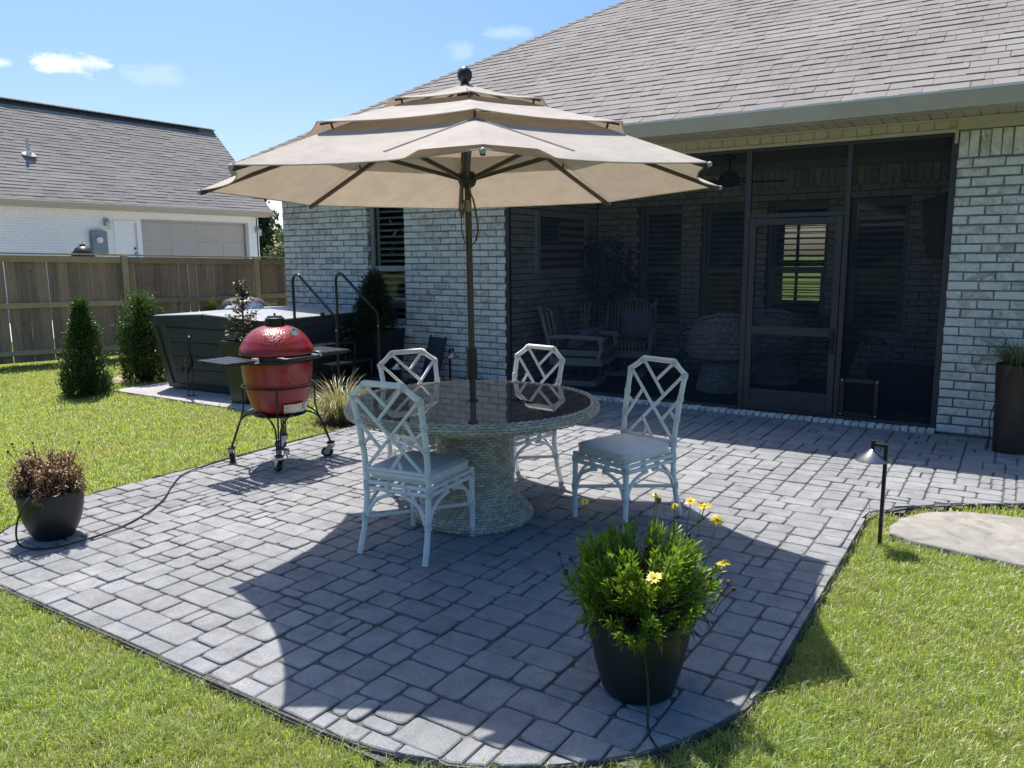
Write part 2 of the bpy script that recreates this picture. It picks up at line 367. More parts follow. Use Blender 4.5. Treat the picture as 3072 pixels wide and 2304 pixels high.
# one sheet that reaches the horizon, finely divided near the patio so it can swell slightly
xs=[-R,-200,-60,-30]+[-20+i*1.0 for i in range(41)]+[30,60,200,R]
vs=[];fs=[]
GZ=-0.035
for i,x in enumerate(xs):
    for j,y in enumerate(xs):
        vs.append((x-3,y+4,GZ))
n=len(xs)
for i in range(n-1):
    for j in range(n-1): fs.append((i*n+j,(i+1)*n+j,(i+1)*n+j+1,i*n+j+1))
b.add(vs,fs); ground=b.build('lawn_ground',MT['soil']); tag(ground,'lawn ground running to the horizon',kind='structure')
# ------------------------------------------------------------------ patio outline as a signed distance (positive inside)
PX0,PX1,PY0,PY1=-5.30,-0.68,1.722,7.88; RC=1.18
def sd_main(x,y):                   # rounded at the two front corners
    cx=min(max(x,PX0+RC),PX1-RC)
    if y<PY0+RC and (x<PX0+RC or x>PX1-RC):
        return RC-math.hypot(x-cx,y-(PY0+RC))
    return min(x-PX0,PX1-x,y-PY0,PY1-y)
SIDE=[(-.69,5.02),(-.63,5.22),(-.50,5.42),(-.20,5.69),(.13,5.90),(.6,6.08),(1.4,6.22),(3.2,6.3)]
def side_y(x):
    for (a,b_),(c,d) in zip(SIDE,SIDE[1:]):
        if a<=x<=c: return b_+(d-b_)*(x-a)/(c-a)
    return 99 if x<SIDE[0][0] else SIDE[-1][1]
def sd(x,y):
    s1=sd_main(x,y)
    if x>-.70: s2=min((y-side_y(max(x,-.69)))*.8,PY1-y,3.2-x); return max(s1,s2)
    return s1 if not (x>-.75 and y>5.2) else max(s1,.05)
def sdb(x,y):                     # for clipping: treat seam between the two zones as interior
    v=sd(x,y)
    if y>5.25 and -.95<x<-.3: v=max(v,min((y-side_y(max(x,-.69)))*.8,PY1-y))
    return v
def grad(x,y,e=.01):
    gx=(sdb(x+e,y)-sdb(x-e,y))/(2*e); gy=(sdb(x,y+e)-sdb(x,y-e))/(2*e); l=math.hypot(gx,gy) or 1; return gx/l,gy/l
patio=MB()
# base bed under the pavers, a fan of cells kept inside the outline
st=.1; bv={};vs=[];fs=[]
def gv(i,j):
    if (i,j) not in bv: bv[(i,j)]=len(vs); vs.append((-5.4+i*st,1.6+j*st,-.009))
    return bv[(i,j)]
for i in range(88):
    for j in range(64):
        x=-5.4+(i+.5)*st; y=1.6+(j+.5)*st
        if sd(x,y)>-.005: fs.append((gv(i,j),gv(i+1,j),gv(i+1,j+1),gv(i,j+1)))
patio.add(vs,fs); patio=patio.build('patio',MT['joint']); tag(patio,'grey concrete paver patio',kind='structure')
# ------------------------------------------------------------------ pavers in a random ashlar of four sizes
MOD=.0735
GX0,GY0=-5.35,1.66; NX=int((3.3-GX0)/MOD); NY=int((7.9-GY0)/MOD)
occ=np.zeros((NX+4,NY+4),bool); pieces=[]
rs=random.Random(11)
for j in range(NY):
    for i in range(NX):
        if occ[i,j]: continue
        x=GX0+i*MOD; y=GY0+j*MOD
        opts=[(3,2)]*8+[(2,2)]*7+[(2,3)]*2+[(2,1)]*2+[(1,2)]*1
        rs.shuffle(opts); opts+=[(1,1)]
        for w,h in opts:
            if i+w<=NX and j+h<=NY and not occ[i:i+w,j:j+h].any():
                if w*h>1:
                    # avoid leaving a single-cell hole to the left behind
                    if h==1 and i+w<NX and not occ[i+w,j] and (i+w+1<NX and occ[i+w+1,j]): continue
                    if w>1 and i+w<NX and not occ[i+w,j] and i+w+1<NX and occ[i+w+1,j]: continue
                break
        occ[i:i+w,j:j+h]=True; pieces.append((x,y,w*MOD,h*MOD))
PAVER_CACHE={}
def outline(w,h,rr,var):
    rnd=random.Random(var*31+int(w*1e4)+int(h*1e5)); pts=[]
    for cx,cy,a0 in ((w/2,h/2,0),(-w/2,h/2,PI/2),(-w/2,-h/2,PI),(w/2,-h/2,1.5*PI)):
        r=rr*rnd.uniform(.55,1.5); sx=math.copysign(1,cx); sy=math.copysign(1,cy)
        jx=rnd.uniform(-.0035,.001); jy=rnd.uniform(-.0035,.001)
        for k in range(3):
            a=a0+PI/2*k/2; pts.append((cx+sx*(jx-r)+r*math.cos(a),cy+sy*(jy-r)+r*math.sin(a)))
    return pts
def slab_mesh(poly,h0,inset,drop,rnd,name='paver'):
    n=len(poly); cx=sum(p[0] for p in poly)/n; cy=sum(p[1] for p in poly)/n
    def ins(p,d):
        dx,dy=p[0]-cx,p[1]-cy; l=math.hypot(dx,dy) or 1; return (p[0]-dx/l*d,p[1]-dy/l*d)
    tx=rnd.uniform(-.012,.012); ty=rnd.uniform(-.012,.012)
    top=[ins(p,inset) for p in poly]
    vs=[(x,y,h0+(x-cx)*tx+(y-cy)*ty) for x,y in top]+[(x,y,h0-drop+(x-cx)*tx+(y-cy)*ty) for x,y in poly]+[(x,y,-.05) for x,y in poly]
    fs=[tuple(range(n))]+[(i,n+i,n+(i+1)%n,(i+1)%n) for i in range(n)]+[(n+i,2*n+i,2*n+(i+1)%n,n+(i+1)%n) for i in range(n)]
    return vs,fs
def clip(poly,px,py,nx,ny):
    o=[]
    for a,b_ in zip(poly,poly[1:]+poly[:1]):
        da=(a[0]-px)*nx+(a[1]-py)*ny; db=(b_[0]-px)*nx+(b_[1]-py)*ny
        if da>=0: o.append(a)
        if da*db<0:
            t=da/(da-db); o.append((a[0]+(b_[0]-a[0])*t,a[1]+(b_[1]-a[1])*t))
    return o
plist=[]
for (x,y,w,h) in pieces:
    cs=[(x,y),(x+w,y),(x+w,y+h),(x,y+h)]; ds=[sdb(*c) for c in cs]; cx,cy=x+w/2,y+h/2
    if max(ds)<.004: continue
    g=.0027+rs.uniform(0,.0024)
    if min(ds)>-.002:
        plist.append((cx,cy,w-2*g,h-2*g,None))
    else:
        poly=[(x+g,y+g),(x+w-g,y+g),(x+w-g,y+h-g),(x+g,y+h-g)]
        ok=True
        for c,d in zip(cs,ds):
            if d<0:
                gx,gy=grad(*c); poly=clip(poly,c[0]-gx*d+gx*.004,c[1]-gy*d+gy*.004,gx,gy)
                if len(poly)<3: ok=False;break
        if not ok: continue
        A=abs(sum(p[0]*q[1]-q[0]*p[1] for p,q in zip(poly,poly[1:]+poly[:1])))/2
        if A<.0012: continue
        plist.append((cx,cy,w,h,poly))
def seen(cx,cy):
    d=Vector((cx,cy,0))-Vector((0,0,CAMH)); f=d.dot(fw)
    if f<.2: return 0
    u=d.dot(rt2)/f*FPX/1536; v=d.dot(up2)/f*FPX/1152
    return 0 if abs(u)>1.02 or abs(v)>1.04 else 1
plist.sort(key=lambda q:-(seen(q[0],q[1])*q[2]*q[3]/(q[0]**2+q[1]**2+2.5)**1.5))
rest=[]; made=0
for q in plist:
    cx,cy,w,h,poly=q; vz=rs.gauss(0,.0016); var=rs.randrange(6)
    if poly is None:
        key=(round(w,2),round(h,2),var)
        if made<300:
            if key not in PAVER_CACHE:
                vs,fs=slab_mesh(outline(w,h,.0185,var),0,.006,.0042,random.Random(var)); mb=MB(); mb.add(vs,fs); PAVER_CACHE[key]=mb.mesh('paver',MT['paver'],24)
            o=link('paver',PAVER_CACHE[key],patio); o.location=(cx,cy,vz); made+=1
        else:
            vs,fs=slab_mesh([(a+cx,b_+cy) for a,b_ in outline(w,h,.0185,var)],vz,.006,.0042,rs); rest.append((vs,fs))
    else:
        vs,fs=slab_mesh(poly,vz,.006,.0042,rs)
        if made<300:
            mb=MB(); mb.add([(a-cx,b_-cy,c) for a,b_,c in vs],fs); o=mb.build('paver',MT['paver'],patio); o.location=(cx,cy,0); made+=1
        else: rest.append((vs,fs))
joinv(rest,'far_pavers',MT['paver'],patio)
# edging: black plastic restraint along the lawn side of the patio
def edge_path():
    pts=[(PX0-.012,5.75-.05*i) for i in range(0,61)]
    pts+=[(PX0+RC-(RC+.012)*math.cos(a),PY0+RC-(RC+.012)*math.sin(a)) for a in np.linspace(0,PI/2,26)]
    pts+=[(x,PY0-.012) for x in np.linspace(PX0+RC+.05,PX1-RC-.05,30)]
    pts+=[(PX1-RC+(RC+.012)*math.sin(a),PY0+RC-(RC+.012)*math.cos(a)) for a in np.linspace(0,PI/2,26)]
    pts+=[(PX1+.012,y) for y in np.linspace(PY0+RC+.06,4.98,30)]
    pts+=[(x+.012,y-.012) for x,y in SIDE]
    return pts
ep=edge_path(); b=MB(); vs=[];fs=[]
for i,(x,y) in enumerate(ep):
    a=ep[max(0,i-1)];c=ep[min(len(ep)-1,i+1)]; tx,ty=c[0]-a[0],c[1]-a[1]; l=math.hypot(tx,ty) or 1; nx,ny=ty/l*-1,tx/l
    wob=.004*math.sin(i*.7)+.003*math.sin(i*2.1)
    for s_,z in ((-.004,-.06),(-.004,.0+wob*.6),(0,.003+wob*.6),(.004,.0+wob*.6),(.004,-.06)):
        vs.append((x-nx*(s_+.002),y-ny*(s_+.002),z-.004))
for i in range(len(ep)-1):
    for k in range(4): fs.append((i*5+k,(i+1)*5+k,(i+1)*5+k+1,i*5+k+1))
b.add(vs,fs); e=b.build('patio_edging',MT['black_plastic'],None,60); tag(e,'black plastic edging strip curving round the patio',kind='structure')
# planting bed by the house wall and the worn patch by the stepping slab
def bed(name,poly,z,mat,label,n=18):
    cx=sum(p[0] for p in poly)/len(poly); cy=sum(p[1] for p in poly)/len(poly); b=MB(); vs=[(cx,cy,z+.03)]; N=len(poly)
    for r in (.35,.7,1):
        for p in poly: vs.append((cx+(p[0]-cx)*r+random.uniform(-.02,.02),cy+(p[1]-cy)*r+random.uniform(-.02,.02),z+.03*(1-r)))
    fs=[(0,1+i,1+(i+1)%N) for i in range(N)]
    for k in range(2):
        for i in range(N): a=1+k*N+i;b_=1+k*N+(i+1)%N; fs.append((a,a+N,b_+N,b_))
    b.add(vs,fs); o=b.build(name,mat,None,60); tag(o,label,kind='structure'); return o
BED=[(-7.0,7.9),(-6.95,6.6),(-6.3,6.1),(-6.0,5.55),(-5.75,5.2),(-5.32,5.12),(-5.32,6.5),(-5.32,7.9)]
bed('planting_bed',BED,-.03,MT['bark'],'dark mulch planting bed against the brick wall')
bed('worn_ground',[(-.66,4.85),(-.62,5.1),(-.4,5.38),(0,5.62),(.6,5.85),(1.3,5.9),(1.2,4.5),(.5,4.5),(0,4.58),(-.45,4.72)],-.045,MT['bark'],'bare earth and chips round the stone slab')
def chips(name,region,n,z,label,mat):
    vl=[]
    for i in range(n):
        x,y=region(); s=random.uniform(.008,.03); a=random.uniform(0,PI); M=T(x,y,z+random.uniform(0,.03),a,random.uniform(-.5,.5),random.uniform(-.5,.5))
        vs=[M@Vector(v) for v in ((-s,-s*.3,0),(s,-s*.3,0),(s*.8,s*.3,.004),(-s,s*.3,.003))]; vl.append((vs,[(0,1,2,3)]))
    o=joinv(vl,name,mat,None); tag(o,label,'mulch'); return o
def inpoly(p,poly):
    c=False
    for (x1,y1),(x2,y2) in zip(poly,poly[1:]+poly[:1]):
        if (y1>p[1])!=(y2>p[1]) and p[0]<(x2-x1)*(p[1]-y1)/(y2-y1)+x1: c=not c
    return c
def rb():
    while True:
        p=(random.uniform(-7,-5.3),random.uniform(5.1,7.9))
        if inpoly(p,BED): return p
MT['chip']=m_leaf('mulch_chip',[(0,(.05,.03,.02)),(.5,(.13,.085,.055)),(1,(.28,.20,.13))],.05,.02,.6)
chips('mulch_chips',rb,2600,-.03,'loose bark chips on the planting bed',MT['chip'])
def rb2():
    while True:
        x=random.uniform(-.66,1.2); y=random.uniform(4.55,5.95)
        if inpoly((x,y),[(-.66,4.9),(-.5,5.38),(0,5.64),(.6,5.85),(1.2,5.9),(1.2,4.55),(0,4.6),(-.45,4.72)]): return x,y
chips('dry_chips',rb2,1500,-.045,'dry straw and chips round the stone slab',m_leaf('straw_chip',[(0,(.12,.075,.045)),(.5,(.27,.19,.11)),(1,(.42,.33,.2))],.05,.02,.6))
# stepping slab
SLAB=[(-.52,4.80),(-.535,4.95),(-.50,5.12),(-.40,5.30),(-.22,5.43),(-.05,5.49),(.15,5.52),(.6,5.53),(1.0,5.45),(1.15,5.1),(1.0,4.7),(.5,4.60),(.13,4.665),(-.21,4.705),(-.40,4.745)]
SL2=[]
for (x0,y0),(x1,y1) in zip(SLAB,SLAB[1:]+SLAB[:1]):
    for k in range(6): SL2.append((x0+(x1-x0)*k/6+random.uniform(-.007,.007),y0+(y1-y0)*k/6+random.uniform(-.007,.007)))
vs,fs=slab_mesh(SL2,.012,.012,.010,random.Random(1)); b=MB(); b.add(vs,fs)
def m_stone():
    t=NT('flagstone'); p=t.pos(); w=t.noise(p,3.2,6,.62,2.2); c=t.ramp(w,[(.3,(.20,.19,.17)),(.5,(.29,.275,.245)),(.7,(.36,.345,.31))])
    v=t.noise(p,7,5,.6,4.); c=t.mix(t.ramp(v,[(.47,0.),(.5,.4),(.53,0.)]),c,(.42,.40,.37)); return t.end(t.bsdf(c,.85,0,t.bump(w,.4,.01),.25))
slab=b.build('stepping_slab',m_stone(),None,50); tag(slab,'pale flagstone slab with curved edge set in lawn at right','slab')
# spa pad
b=MB(); b.box(-9.36,-6.75,5.36,7.9,-.05,.004); pad=b.build('spa_pad',simple('pad_concrete',(.40,.39,.38),.9,0,.12,3,.2,80,.2)); tag(pad,'pale concrete pad under the hot tub',kind='structure')
b=MB(); b.add([(-10.6,5.9,-.028),(-9.5,5.75,-.028),(-9.37,6.3,-.028),(-9.37,7.6,-.028),(-10.2,7.8,-.028),(-10.9,6.9,-.028)],[(0,1,2,3,4,5)]); sp=b.build('sandy_patch',simple('sandy_soil',(.38,.31,.22),.95,0,.25,7,.5,60,.1)); tag(sp,'bare sandy soil beside the tub pad',kind='structure')
# ================================================================== HOUSE
YW=7.92; YB=10.35; XL=-9.05; XC=-5.20; XR=-.545; XE=3.0
house=empty('brick_house',(0,0,0)); tag(house,'whitewashed brick house with grey shingle roof and dark screened porch','house')
walls=[]
BR_W,BR_H,CO=.227,.0665,.080
def brick_rects(u0,u1,z0,z1,openings=(),soldier=None,phase=0):
    """running-bond rectangles (u0,u1,z0,z1); soldier=(za,zb) is a course of standing bricks"""
    out=[]; row=0; z=z0
    while z+BR_H<=z1+.012:
        if soldier and z+BR_H>soldier[0]: break
        za,zb=z+.0068,z+.0068+BR_H
        cuts=[(u0,u1)]
        for (a,b_,c,d) in openings:
            if zb>c+.02 and za<d-.02:
                nc=[]
                for (p,q) in cuts:
                    if b_<=p or a>=q: nc.append((p,q))
                    else:
                        if a>p: nc.append((p,a))
                        if b_<q: nc.append((b_,q))
                cuts=nc
        off=(BR_W+.013)/2*((row+phase)%2)
        for (p,q) in cuts:
            k=math.floor((p-u0-off)/(BR_W+.013)); u=u0+off+k*(BR_W+.013)
            while u<q:
                a=max(u+.005,p+(.0 if p>u else .0)); b_=min(u+BR_W+.005,q)
                if b_-a>.028: out.append((a,b_,za,zb))
                u+=BR_W+.013
        z+=CO; row+=1
    if soldier:
        u=u0+.004
        while u<u1-.03:
            ok=all(not (u+.07>a and u<b_ and soldier[1]>c+.02 and soldier[0]<d-.02) for a,b_,c,d in openings)
            if ok: out.append((u,min(u+.07,u1),soldier[0],soldier[1]))
            u+=.08
    return out
BCACHE={}
def brick_mesh(w,h,var):
    k=(round(w,3),round(h,3),var)
    if k in BCACHE: return BCACHE[k]
    BCACHE[k]=brick_geo(w,h,random.Random(var*77+int(w*1000))); return BCACHE[k]
def brick_geo(w,h,r):
    c=.0085; j=lambda:r.uniform(-.0034,.0034)
    x=[-w/2,w/2]; z=[-h/2,h/2]; D=.03
    o=[(x[0]+j(),0.006,z[0]+j()),(x[1]+j(),.006,z[0]+j()),(x[1]+j(),.006,z[1]+j()),(x[0]+j(),.006,z[1]+j())]
    f=[(x[0]+c+j(),j()*.6,z[0]+c+j()),(0+j()*3,j()-.001,z[0]+c+j()),(x[1]-c+j(),j()*.6,z[0]+c+j()),(x[1]-c+j(),j()*.6,z[1]-c+j()),(0+j()*3,j()-.001,z[1]-c+j()),(x[0]+c+j(),j()*.6,z[1]-c+j())]
    bk=[(p[0],D,p[2]) for p in o]
    vs=f+o+bk
    fs=[(0,1,4,5),(1,2,3,4),(6,7,2,1,0),(7,8,3,2),(8,9,5,4,3),(9,6,0,5),(10,11,7,6),(11,12,8,7),(12,13,9,8),(13,10,6,9)]
    return vs,fs
BMESH={}
def place_bricks(rects,M,wallobj,score):
    """M maps (u,depth,z) to the world; returns [(score,rect,M,wall)]"""
    return [(score((M@Vector(((a+b_)/2,0,(c+d)/2))),(b_-a)*(d-c)),(a,b_,c,d),M,wallobj) for a,b_,c,d in rects]
def vis(p,area,w=1.0):
    return w*seen3(p)*area/px_dist(p)**2
def seen3(p):
    d=Vector(p)-Vector((0,0,CAMH)); f=d.dot(fw)
    if f<.2: return 0
    u=d.dot(rt2)/f*FPX/1536; v=d.dot(up2)/f*FPX/1152
    return 0 if abs(u)>1.01 or abs(v)>1.02 else 1
def slabwall(name,x0,x1,y0,y1,z0,z1,openings,axis,mat,parent):
    """a wall slab with rectangular openings; axis 'x' runs along x (openings in x), 'y' along y"""
    b=MB(); us=sorted({x0 if axis=='x' else y0,x1 if axis=='x' else y1}|{o[0] for o in openings}|{o[1] for o in openings}); zs=sorted({z0,z1}|{o[2] for o in openings}|{o[3] for o in openings})
    for ua,ub in zip(us,us[1:]):
        run=None
        for za,zb in zip(zs,zs[1:]):
            hole=any(o[0]<=ua+1e-6 and ub<=o[1]+1e-6 and o[2]<=za+1e-6 and zb<=o[3]+1e-6 for o in openings)
            if not hole:
                if axis=='x': b.box(ua,ub,y0,y1,za,zb)
                else: b.box(x0,x1,ua,ub,za,zb)
    return b.build(name,mat,parent)
WIN_L=(-7.42,-6.77,.70,2.36)
BWIN=[(-4.56,-3.92,.69,2.26),(-3.66,-3.05,.69,2.26),(-2.78,-2.04,.69,2.26),(-1.80,-1.15,.66,2.26)]
w1=slabwall('wall',XL,XC-.012,YW+.011,YW+.16,-.05,2.745,[WIN_L],'x',MT['mortar'],house)
w2=slabwall('wall',XR+.012,XE,YW+.011,YW+.16,-.05,2.745,[],'x',MT['mortar'],house)
w3=slabwall('wall',XC-.16,XC-.008,YW+.165,YB+.2,-.05,2.78,[],'y',MT['mortar'],house)
w4=slabwall('wall',XC-.0,XR,YB+.008,YB+.16,-.05,2.78,BWIN,'x',MT['mortar'],house)
w5=slabwall('wall',XR+.008,XR+.16,YW+.165,YB+.2,-.05,2.78,[],'y',MT['mortar'],house)
w6=slabwall('wall',XL,XL+.15,YW+.165,16,-.05,2.9,[],'y',MT['mortar'],house)
FX=Matrix(((1,0,0,0),(0,1,0,YW),(0,0,1,0),(0,0,0,1)))              # front wall: u->x, depth->+y
FB=Matrix(((1,0,0,0),(0,1,0,YB),(0,0,1,0),(0,0,0,1)))
FS=Matrix(((0,-1,0,XC),(1,0,0,0),(0,0,1,0),(0,0,0,1)))            # side wall facing +x: u->y, depth->-x
FR=Matrix(((0,1,0,XR),(1,0,0,0),(0,0,1,0),(0,0,0,1)))            # right porch wall facing -x
allb=[]
allb+=place_bricks(brick_rects(XL,XC,0,2.73,[WIN_L]),FX,w1,lambda p,a:vis(p,a,0.0 if p.z>2.45 else 1.0))
allb+=place_bricks(brick_rects(XR,XE,0,2.63,[],(2.415,2.63)),FX,w2,lambda p,a:vis(p,a,1.6))
allb+=place_bricks(brick_rects(YW+.03,YB,.03,2.6,[]),FS,w3,lambda p,a:vis(p,a,.12))
allb+=place_bricks(brick_rects(XC+.01,XR,.03,2.62,BWIN,(2.43,2.64)),FB,w4,lambda p,a:vis(p,a,.12))
allb+=place_bricks(brick_rects(YW+.03,YB,.03,2.6,[]),FR,w5,lambda p,a:0)
# window jamb returns: short brick ends lining the left opening
JL=Matrix(((0,-1,0,WIN_L[0]),(1,0,0,0),(0,0,1,0),(0,0,0,1)))
allb+=place_bricks([(YW+.004,YW+.085,z+.005,z+.075) for z in np.arange(.72,2.34,.08)],JL,w1,lambda p,a:0)
# rowlock sill under the left window and rowlock threshold of the porch
allb.sort(key=lambda q:-q[0])
rest={}
for i,(s,(a,b_,c,d),Mx,w) in enumerate(allb):
    wd,hd=b_-a,d-c; var=random.randrange(5)
    if i<300 and s>0:
        k=(round(wd,3),round(hd,3),var)
        if k not in BMESH:
            vs,fs=brick_mesh(wd,hd,var); mb=MB(); mb.add(vs,fs); BMESH[k]=mb.mesh('brick',MT['brick'])
        o=link('brick',BMESH[k],w); o.matrix_world=Mx@Matrix.Translation(((a+b_)/2,0,(c+d)/2))
    else:
        vs,fs=brick_geo(wd,hd,random.Random(i)); M2=Mx@Matrix.Translation(((a+b_)/2,0,(c+d)/2))
        rest.setdefault(w.name,(w,[]))[1].append(([M2@Vector(v) for v in vs],fs))
for w,l in rest.values(): joinv(l,'brickwork',MT['brick'],w)
sill=empty('window_sill',(0,0,0),0,house)
x=WIN_L[0]-.02
while x<WIN_L[1]+.02:
    vs,fs=brick_geo(.068,.11,random.Random(int(x*999))); mb=MB(); mb.add([Matrix.Translation((x+.034,YW-.02,.69))@Matrix.Rotation(-.25,4,'X')@Matrix.Translation((0,0,-.055))@Vector(v) for v in vs],fs); mb.build('brick',MT['brick'],sill); x+=.076
thr=empty('threshold',(0,0,0),0,house)
x=XC+.003; i=0
tm=[]
for k in range(4):
    b=MB(); b.bbox(-.0315,.0315,-.055,.055,-.06,.03,.007); me=b.mesh('brick',MT['brick']); 
    for v in me.vertices: v.co+=Vector((random.uniform(-.003,.003),random.uniform(-.005,.005),random.uniform(-.003,.003)))
    tm.append(me)
while x<XR-.03:
    o=link('brick',tm[i%4],thr); o.location=(x+.034,YW-.035,0+random.uniform(-.002,.002)); x+=.0705; i+=1
b=MB(); b.box(XC,XR,YW-.086,YW+.015,-.06,.018); b.build('mortar_bed',MT['mortar'],thr)
# porch floor, ceiling
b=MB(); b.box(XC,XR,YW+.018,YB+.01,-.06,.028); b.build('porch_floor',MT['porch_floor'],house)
b=MB(); b.box(XC-.01,XR+.01,YW+.06,YB+.16,2.745,2.78); b.build('porch_ceiling',MT['ceiling'],house)
b=MB(); b.box(XC,XR,YB-.03,YB+.008,2.65,2.745); b.build('frieze_board',MT['ceiling'],house)
# beam above the screen with upright vinyl panels
beam=empty('porch_beam',(0,0,0),0,house)
b=MB(); b.box(XC-.02,XR+.02,YW-.012,YW+.06,2.64,2.742); b.build('beam_core',MT['soffit'],beam)
b=MB(); b.bbox(XC-.02,XR-.005,YW-.034,YW-.012,2.62,2.652,.004); b.build('bottom_trim',MT['soffit'],beam)
b=MB(); b.bbox(XC-.02,XR-.005,YW-.034,YW-.012,2.722,2.742,.003); b.build('top_trim',MT['soffit'],beam)
b=MB(); b.bbox(-.056,.056,-.009,0,-.035,.035,.003); pm=b.mesh('panel',MT['soffit'])
x=XC+.06
while x<XR-.05:
    o=link('panel',pm,beam); o.location=(x,YW-.013,2.687); x+=.124
b=MB(); b.bbox(XR-.012,XE,YW-.03,YW+.008,2.64,2.741,.004); b.bbox(XR-.012,XE,YW-.042,YW-.03,2.69,2.741,.004); b.build('frieze_trim',MT['soffit'],house)
b=MB(); b.bbox(XR-.03,XR-.004,YW-.02,YW+.02,2.53,2.64,.004); b.build('corner_trim',MT['soffit'],house)
# soffit
sof=empty('soffit',(0,0,0),0,house)
b=MB(); b.box(-9.42,XE,7.50,YW+.0,2.752,2.775); b.build('soffit_deck',MT['soffit'],sof)
b=MB(); b.bbox(-.0575,.0575,7.505,YW-.012,-.008,0,.004); sm=b.mesh('panel',MT['soffit']); x=-4.9
while x<XE-.1:
    o=link('panel',sm,sof); o.location=(x,0,2.751); x+=.1235
# gutter, K profile
prof=[(7.50,2.745),(7.40,2.745),(7.385,2.775),(7.372,2.80),(7.352,2.835),(7.348,2.868),(7.36,2.872),(7.362,2.86),(7.38,2.80),(7.41,2.76),(7.495,2.76),(7.495,2.875),(7.50,2.875)]
b=MB(); b.prism(prof,-9.45,XE,'x'); b.build('gutter',MT['gutter'],house,40)
b=MB(); b.box(-9.45,XE,7.345,7.54,2.8755,2.8805); b.box(-9.45,XE,7.340,7.3445,2.864,2.8805); b.build('drip_edge',MT['white_metal'],house)
b=MB(); b.box(-9.43,XE,7.502,7.53,2.74,2.87); b.build('fascia',MT['gutter'],house)
# ------------------------------------------------------------------ roof: hip
TH=math.radians(31.3); EY,EZ=7.42,2.895; RX=-9.47; RIDGE=6.2          # RIDGE: run to the ridge
roof=MB(); tz=math.tan(TH)
ry=EY+RIDGE; rz=EZ+RIDGE*tz
vs=[(RX,EY,EZ-.02),(XE,EY,EZ-.02),(XE,ry,rz-.02),(RX+RIDGE,ry,rz-.02),(RX,ry+RIDGE,EZ-.02),(XE,ry+RIDGE,EZ-.02)]
roof.add(vs,[(0,1,2,3),(0,3,4),(3,2,5,4)]); roof=roof.build('roof',simple('roof_felt',(.05,.048,.045),.95),house)
EXPO=.142
def shingle_rows(u_left,u_right,nrows,rs_,wmin=.09,wmax=.24):
    for r in range(nrows):
        ul=u_left(r); ur=u_right(r); u=ul-rs_.uniform(0,.2)
        while u<ur:
            w=rs_.uniform(wmin,wmax); a=max(u,ul); b_=min(u+w,ur)
            if b_-a>.02: yield r,a,b_,rs_.random()<.48
            u+=w
def shingle_geo(w,raised,r):
    """local: x along the course, y up the slope, z off the deck; the butt edge is at y=0"""
    th=.0085 if raised else .004; L=EXPO+.04
    e=r.uniform(-.004,.004)
    vs=[(-w/2+.001,e,0),(w/2-.001,e,0),(w/2-.001,L,0),(-w/2+.001,L,0),(-w/2+.001,e,th+.0045),(w/2-.001,e,th+.0045),(w/2-.001,L,.001),(-w/2+.001,L,.001)]
    return vs,[(4,5,6,7),(0,1,5,4),(1,2,6,5),(3,0,4,7)]
SL=Matrix.Translation((0,EY-.02,EZ-.012))@Matrix.Rotation(TH,4,'X')
rows=int(RIDGE/math.cos(TH)/EXPO)
sh=[];rs_=random.Random(5)
for r,a,b_,ra in shingle_rows(lambda r:RX+r*EXPO*math.cos(TH)+.02,lambda r:XE,rows,rs_):
    p=SL@Vector(((a+b_)/2,r*EXPO,0)); sh.append((vis(p,(b_-a)*EXPO,1.0 if p.x>-4.2 else .5),r,a,b_,ra))
sh.sort(key=lambda q:-q[0]); rest=[]; SC={}
for i,(s,r,a,b_,ra) in enumerate(sh):
    w=b_-a; Mx=SL@Matrix.Translation(((a+b_)/2,r*EXPO,.0))
    if i<300:
        k=(round(w,2),ra)
        if k not in SC:
            vs,fs=shingle_geo(k[0],ra,rs_); mb=MB(); mb.add(vs,fs); SC[k]=mb.mesh('shingle',MT['shingle'])
        o=link('shingle',SC[k],roof); o.matrix_world=Mx
    else:
        vs,fs=shingle_geo(w,ra,rs_); rest.append(([Mx@Vector(v) for v in vs],fs))
# hip cap shingles
hd=Vector((1,1,tz)).normalized(); hs=Vector((RX+.02,EY+.0,EZ+.01)); L=RIDGE*math.sqrt(2+tz*tz); k=0
side=Vector((1,-1,0)).normalized()
while k*.14<L:
    p=hs+hd*(k*.14); q=p+hd*.17; d1=(Vector((1,0,0))-hd*hd.x).normalized(); n1=Vector((0,-math.sin(TH),math.cos(TH)))
    wl=(Vector((1,0,0)) - hd*hd.dot(Vector((1,0,0)))); wl=Vector((1,0,0))*.11
    wr=Vector((0,1,0))*.11
    u=Vector((0,0,.018)); e=Vector((0,0,.006))
    rest.append(([p+wl+e*1.2,p+u,p+wr+e*1.2,q+wl+e*.3,q+e*1.6,q+wr+e*.3,p+wl-e,p-e,p+wr-e],[(0,1,4,3),(1,2,5,4),(6,7,1,0),(7,8,2,1)])); k+=1
joinv(rest,'far_shingles',MT['shingle'],roof)
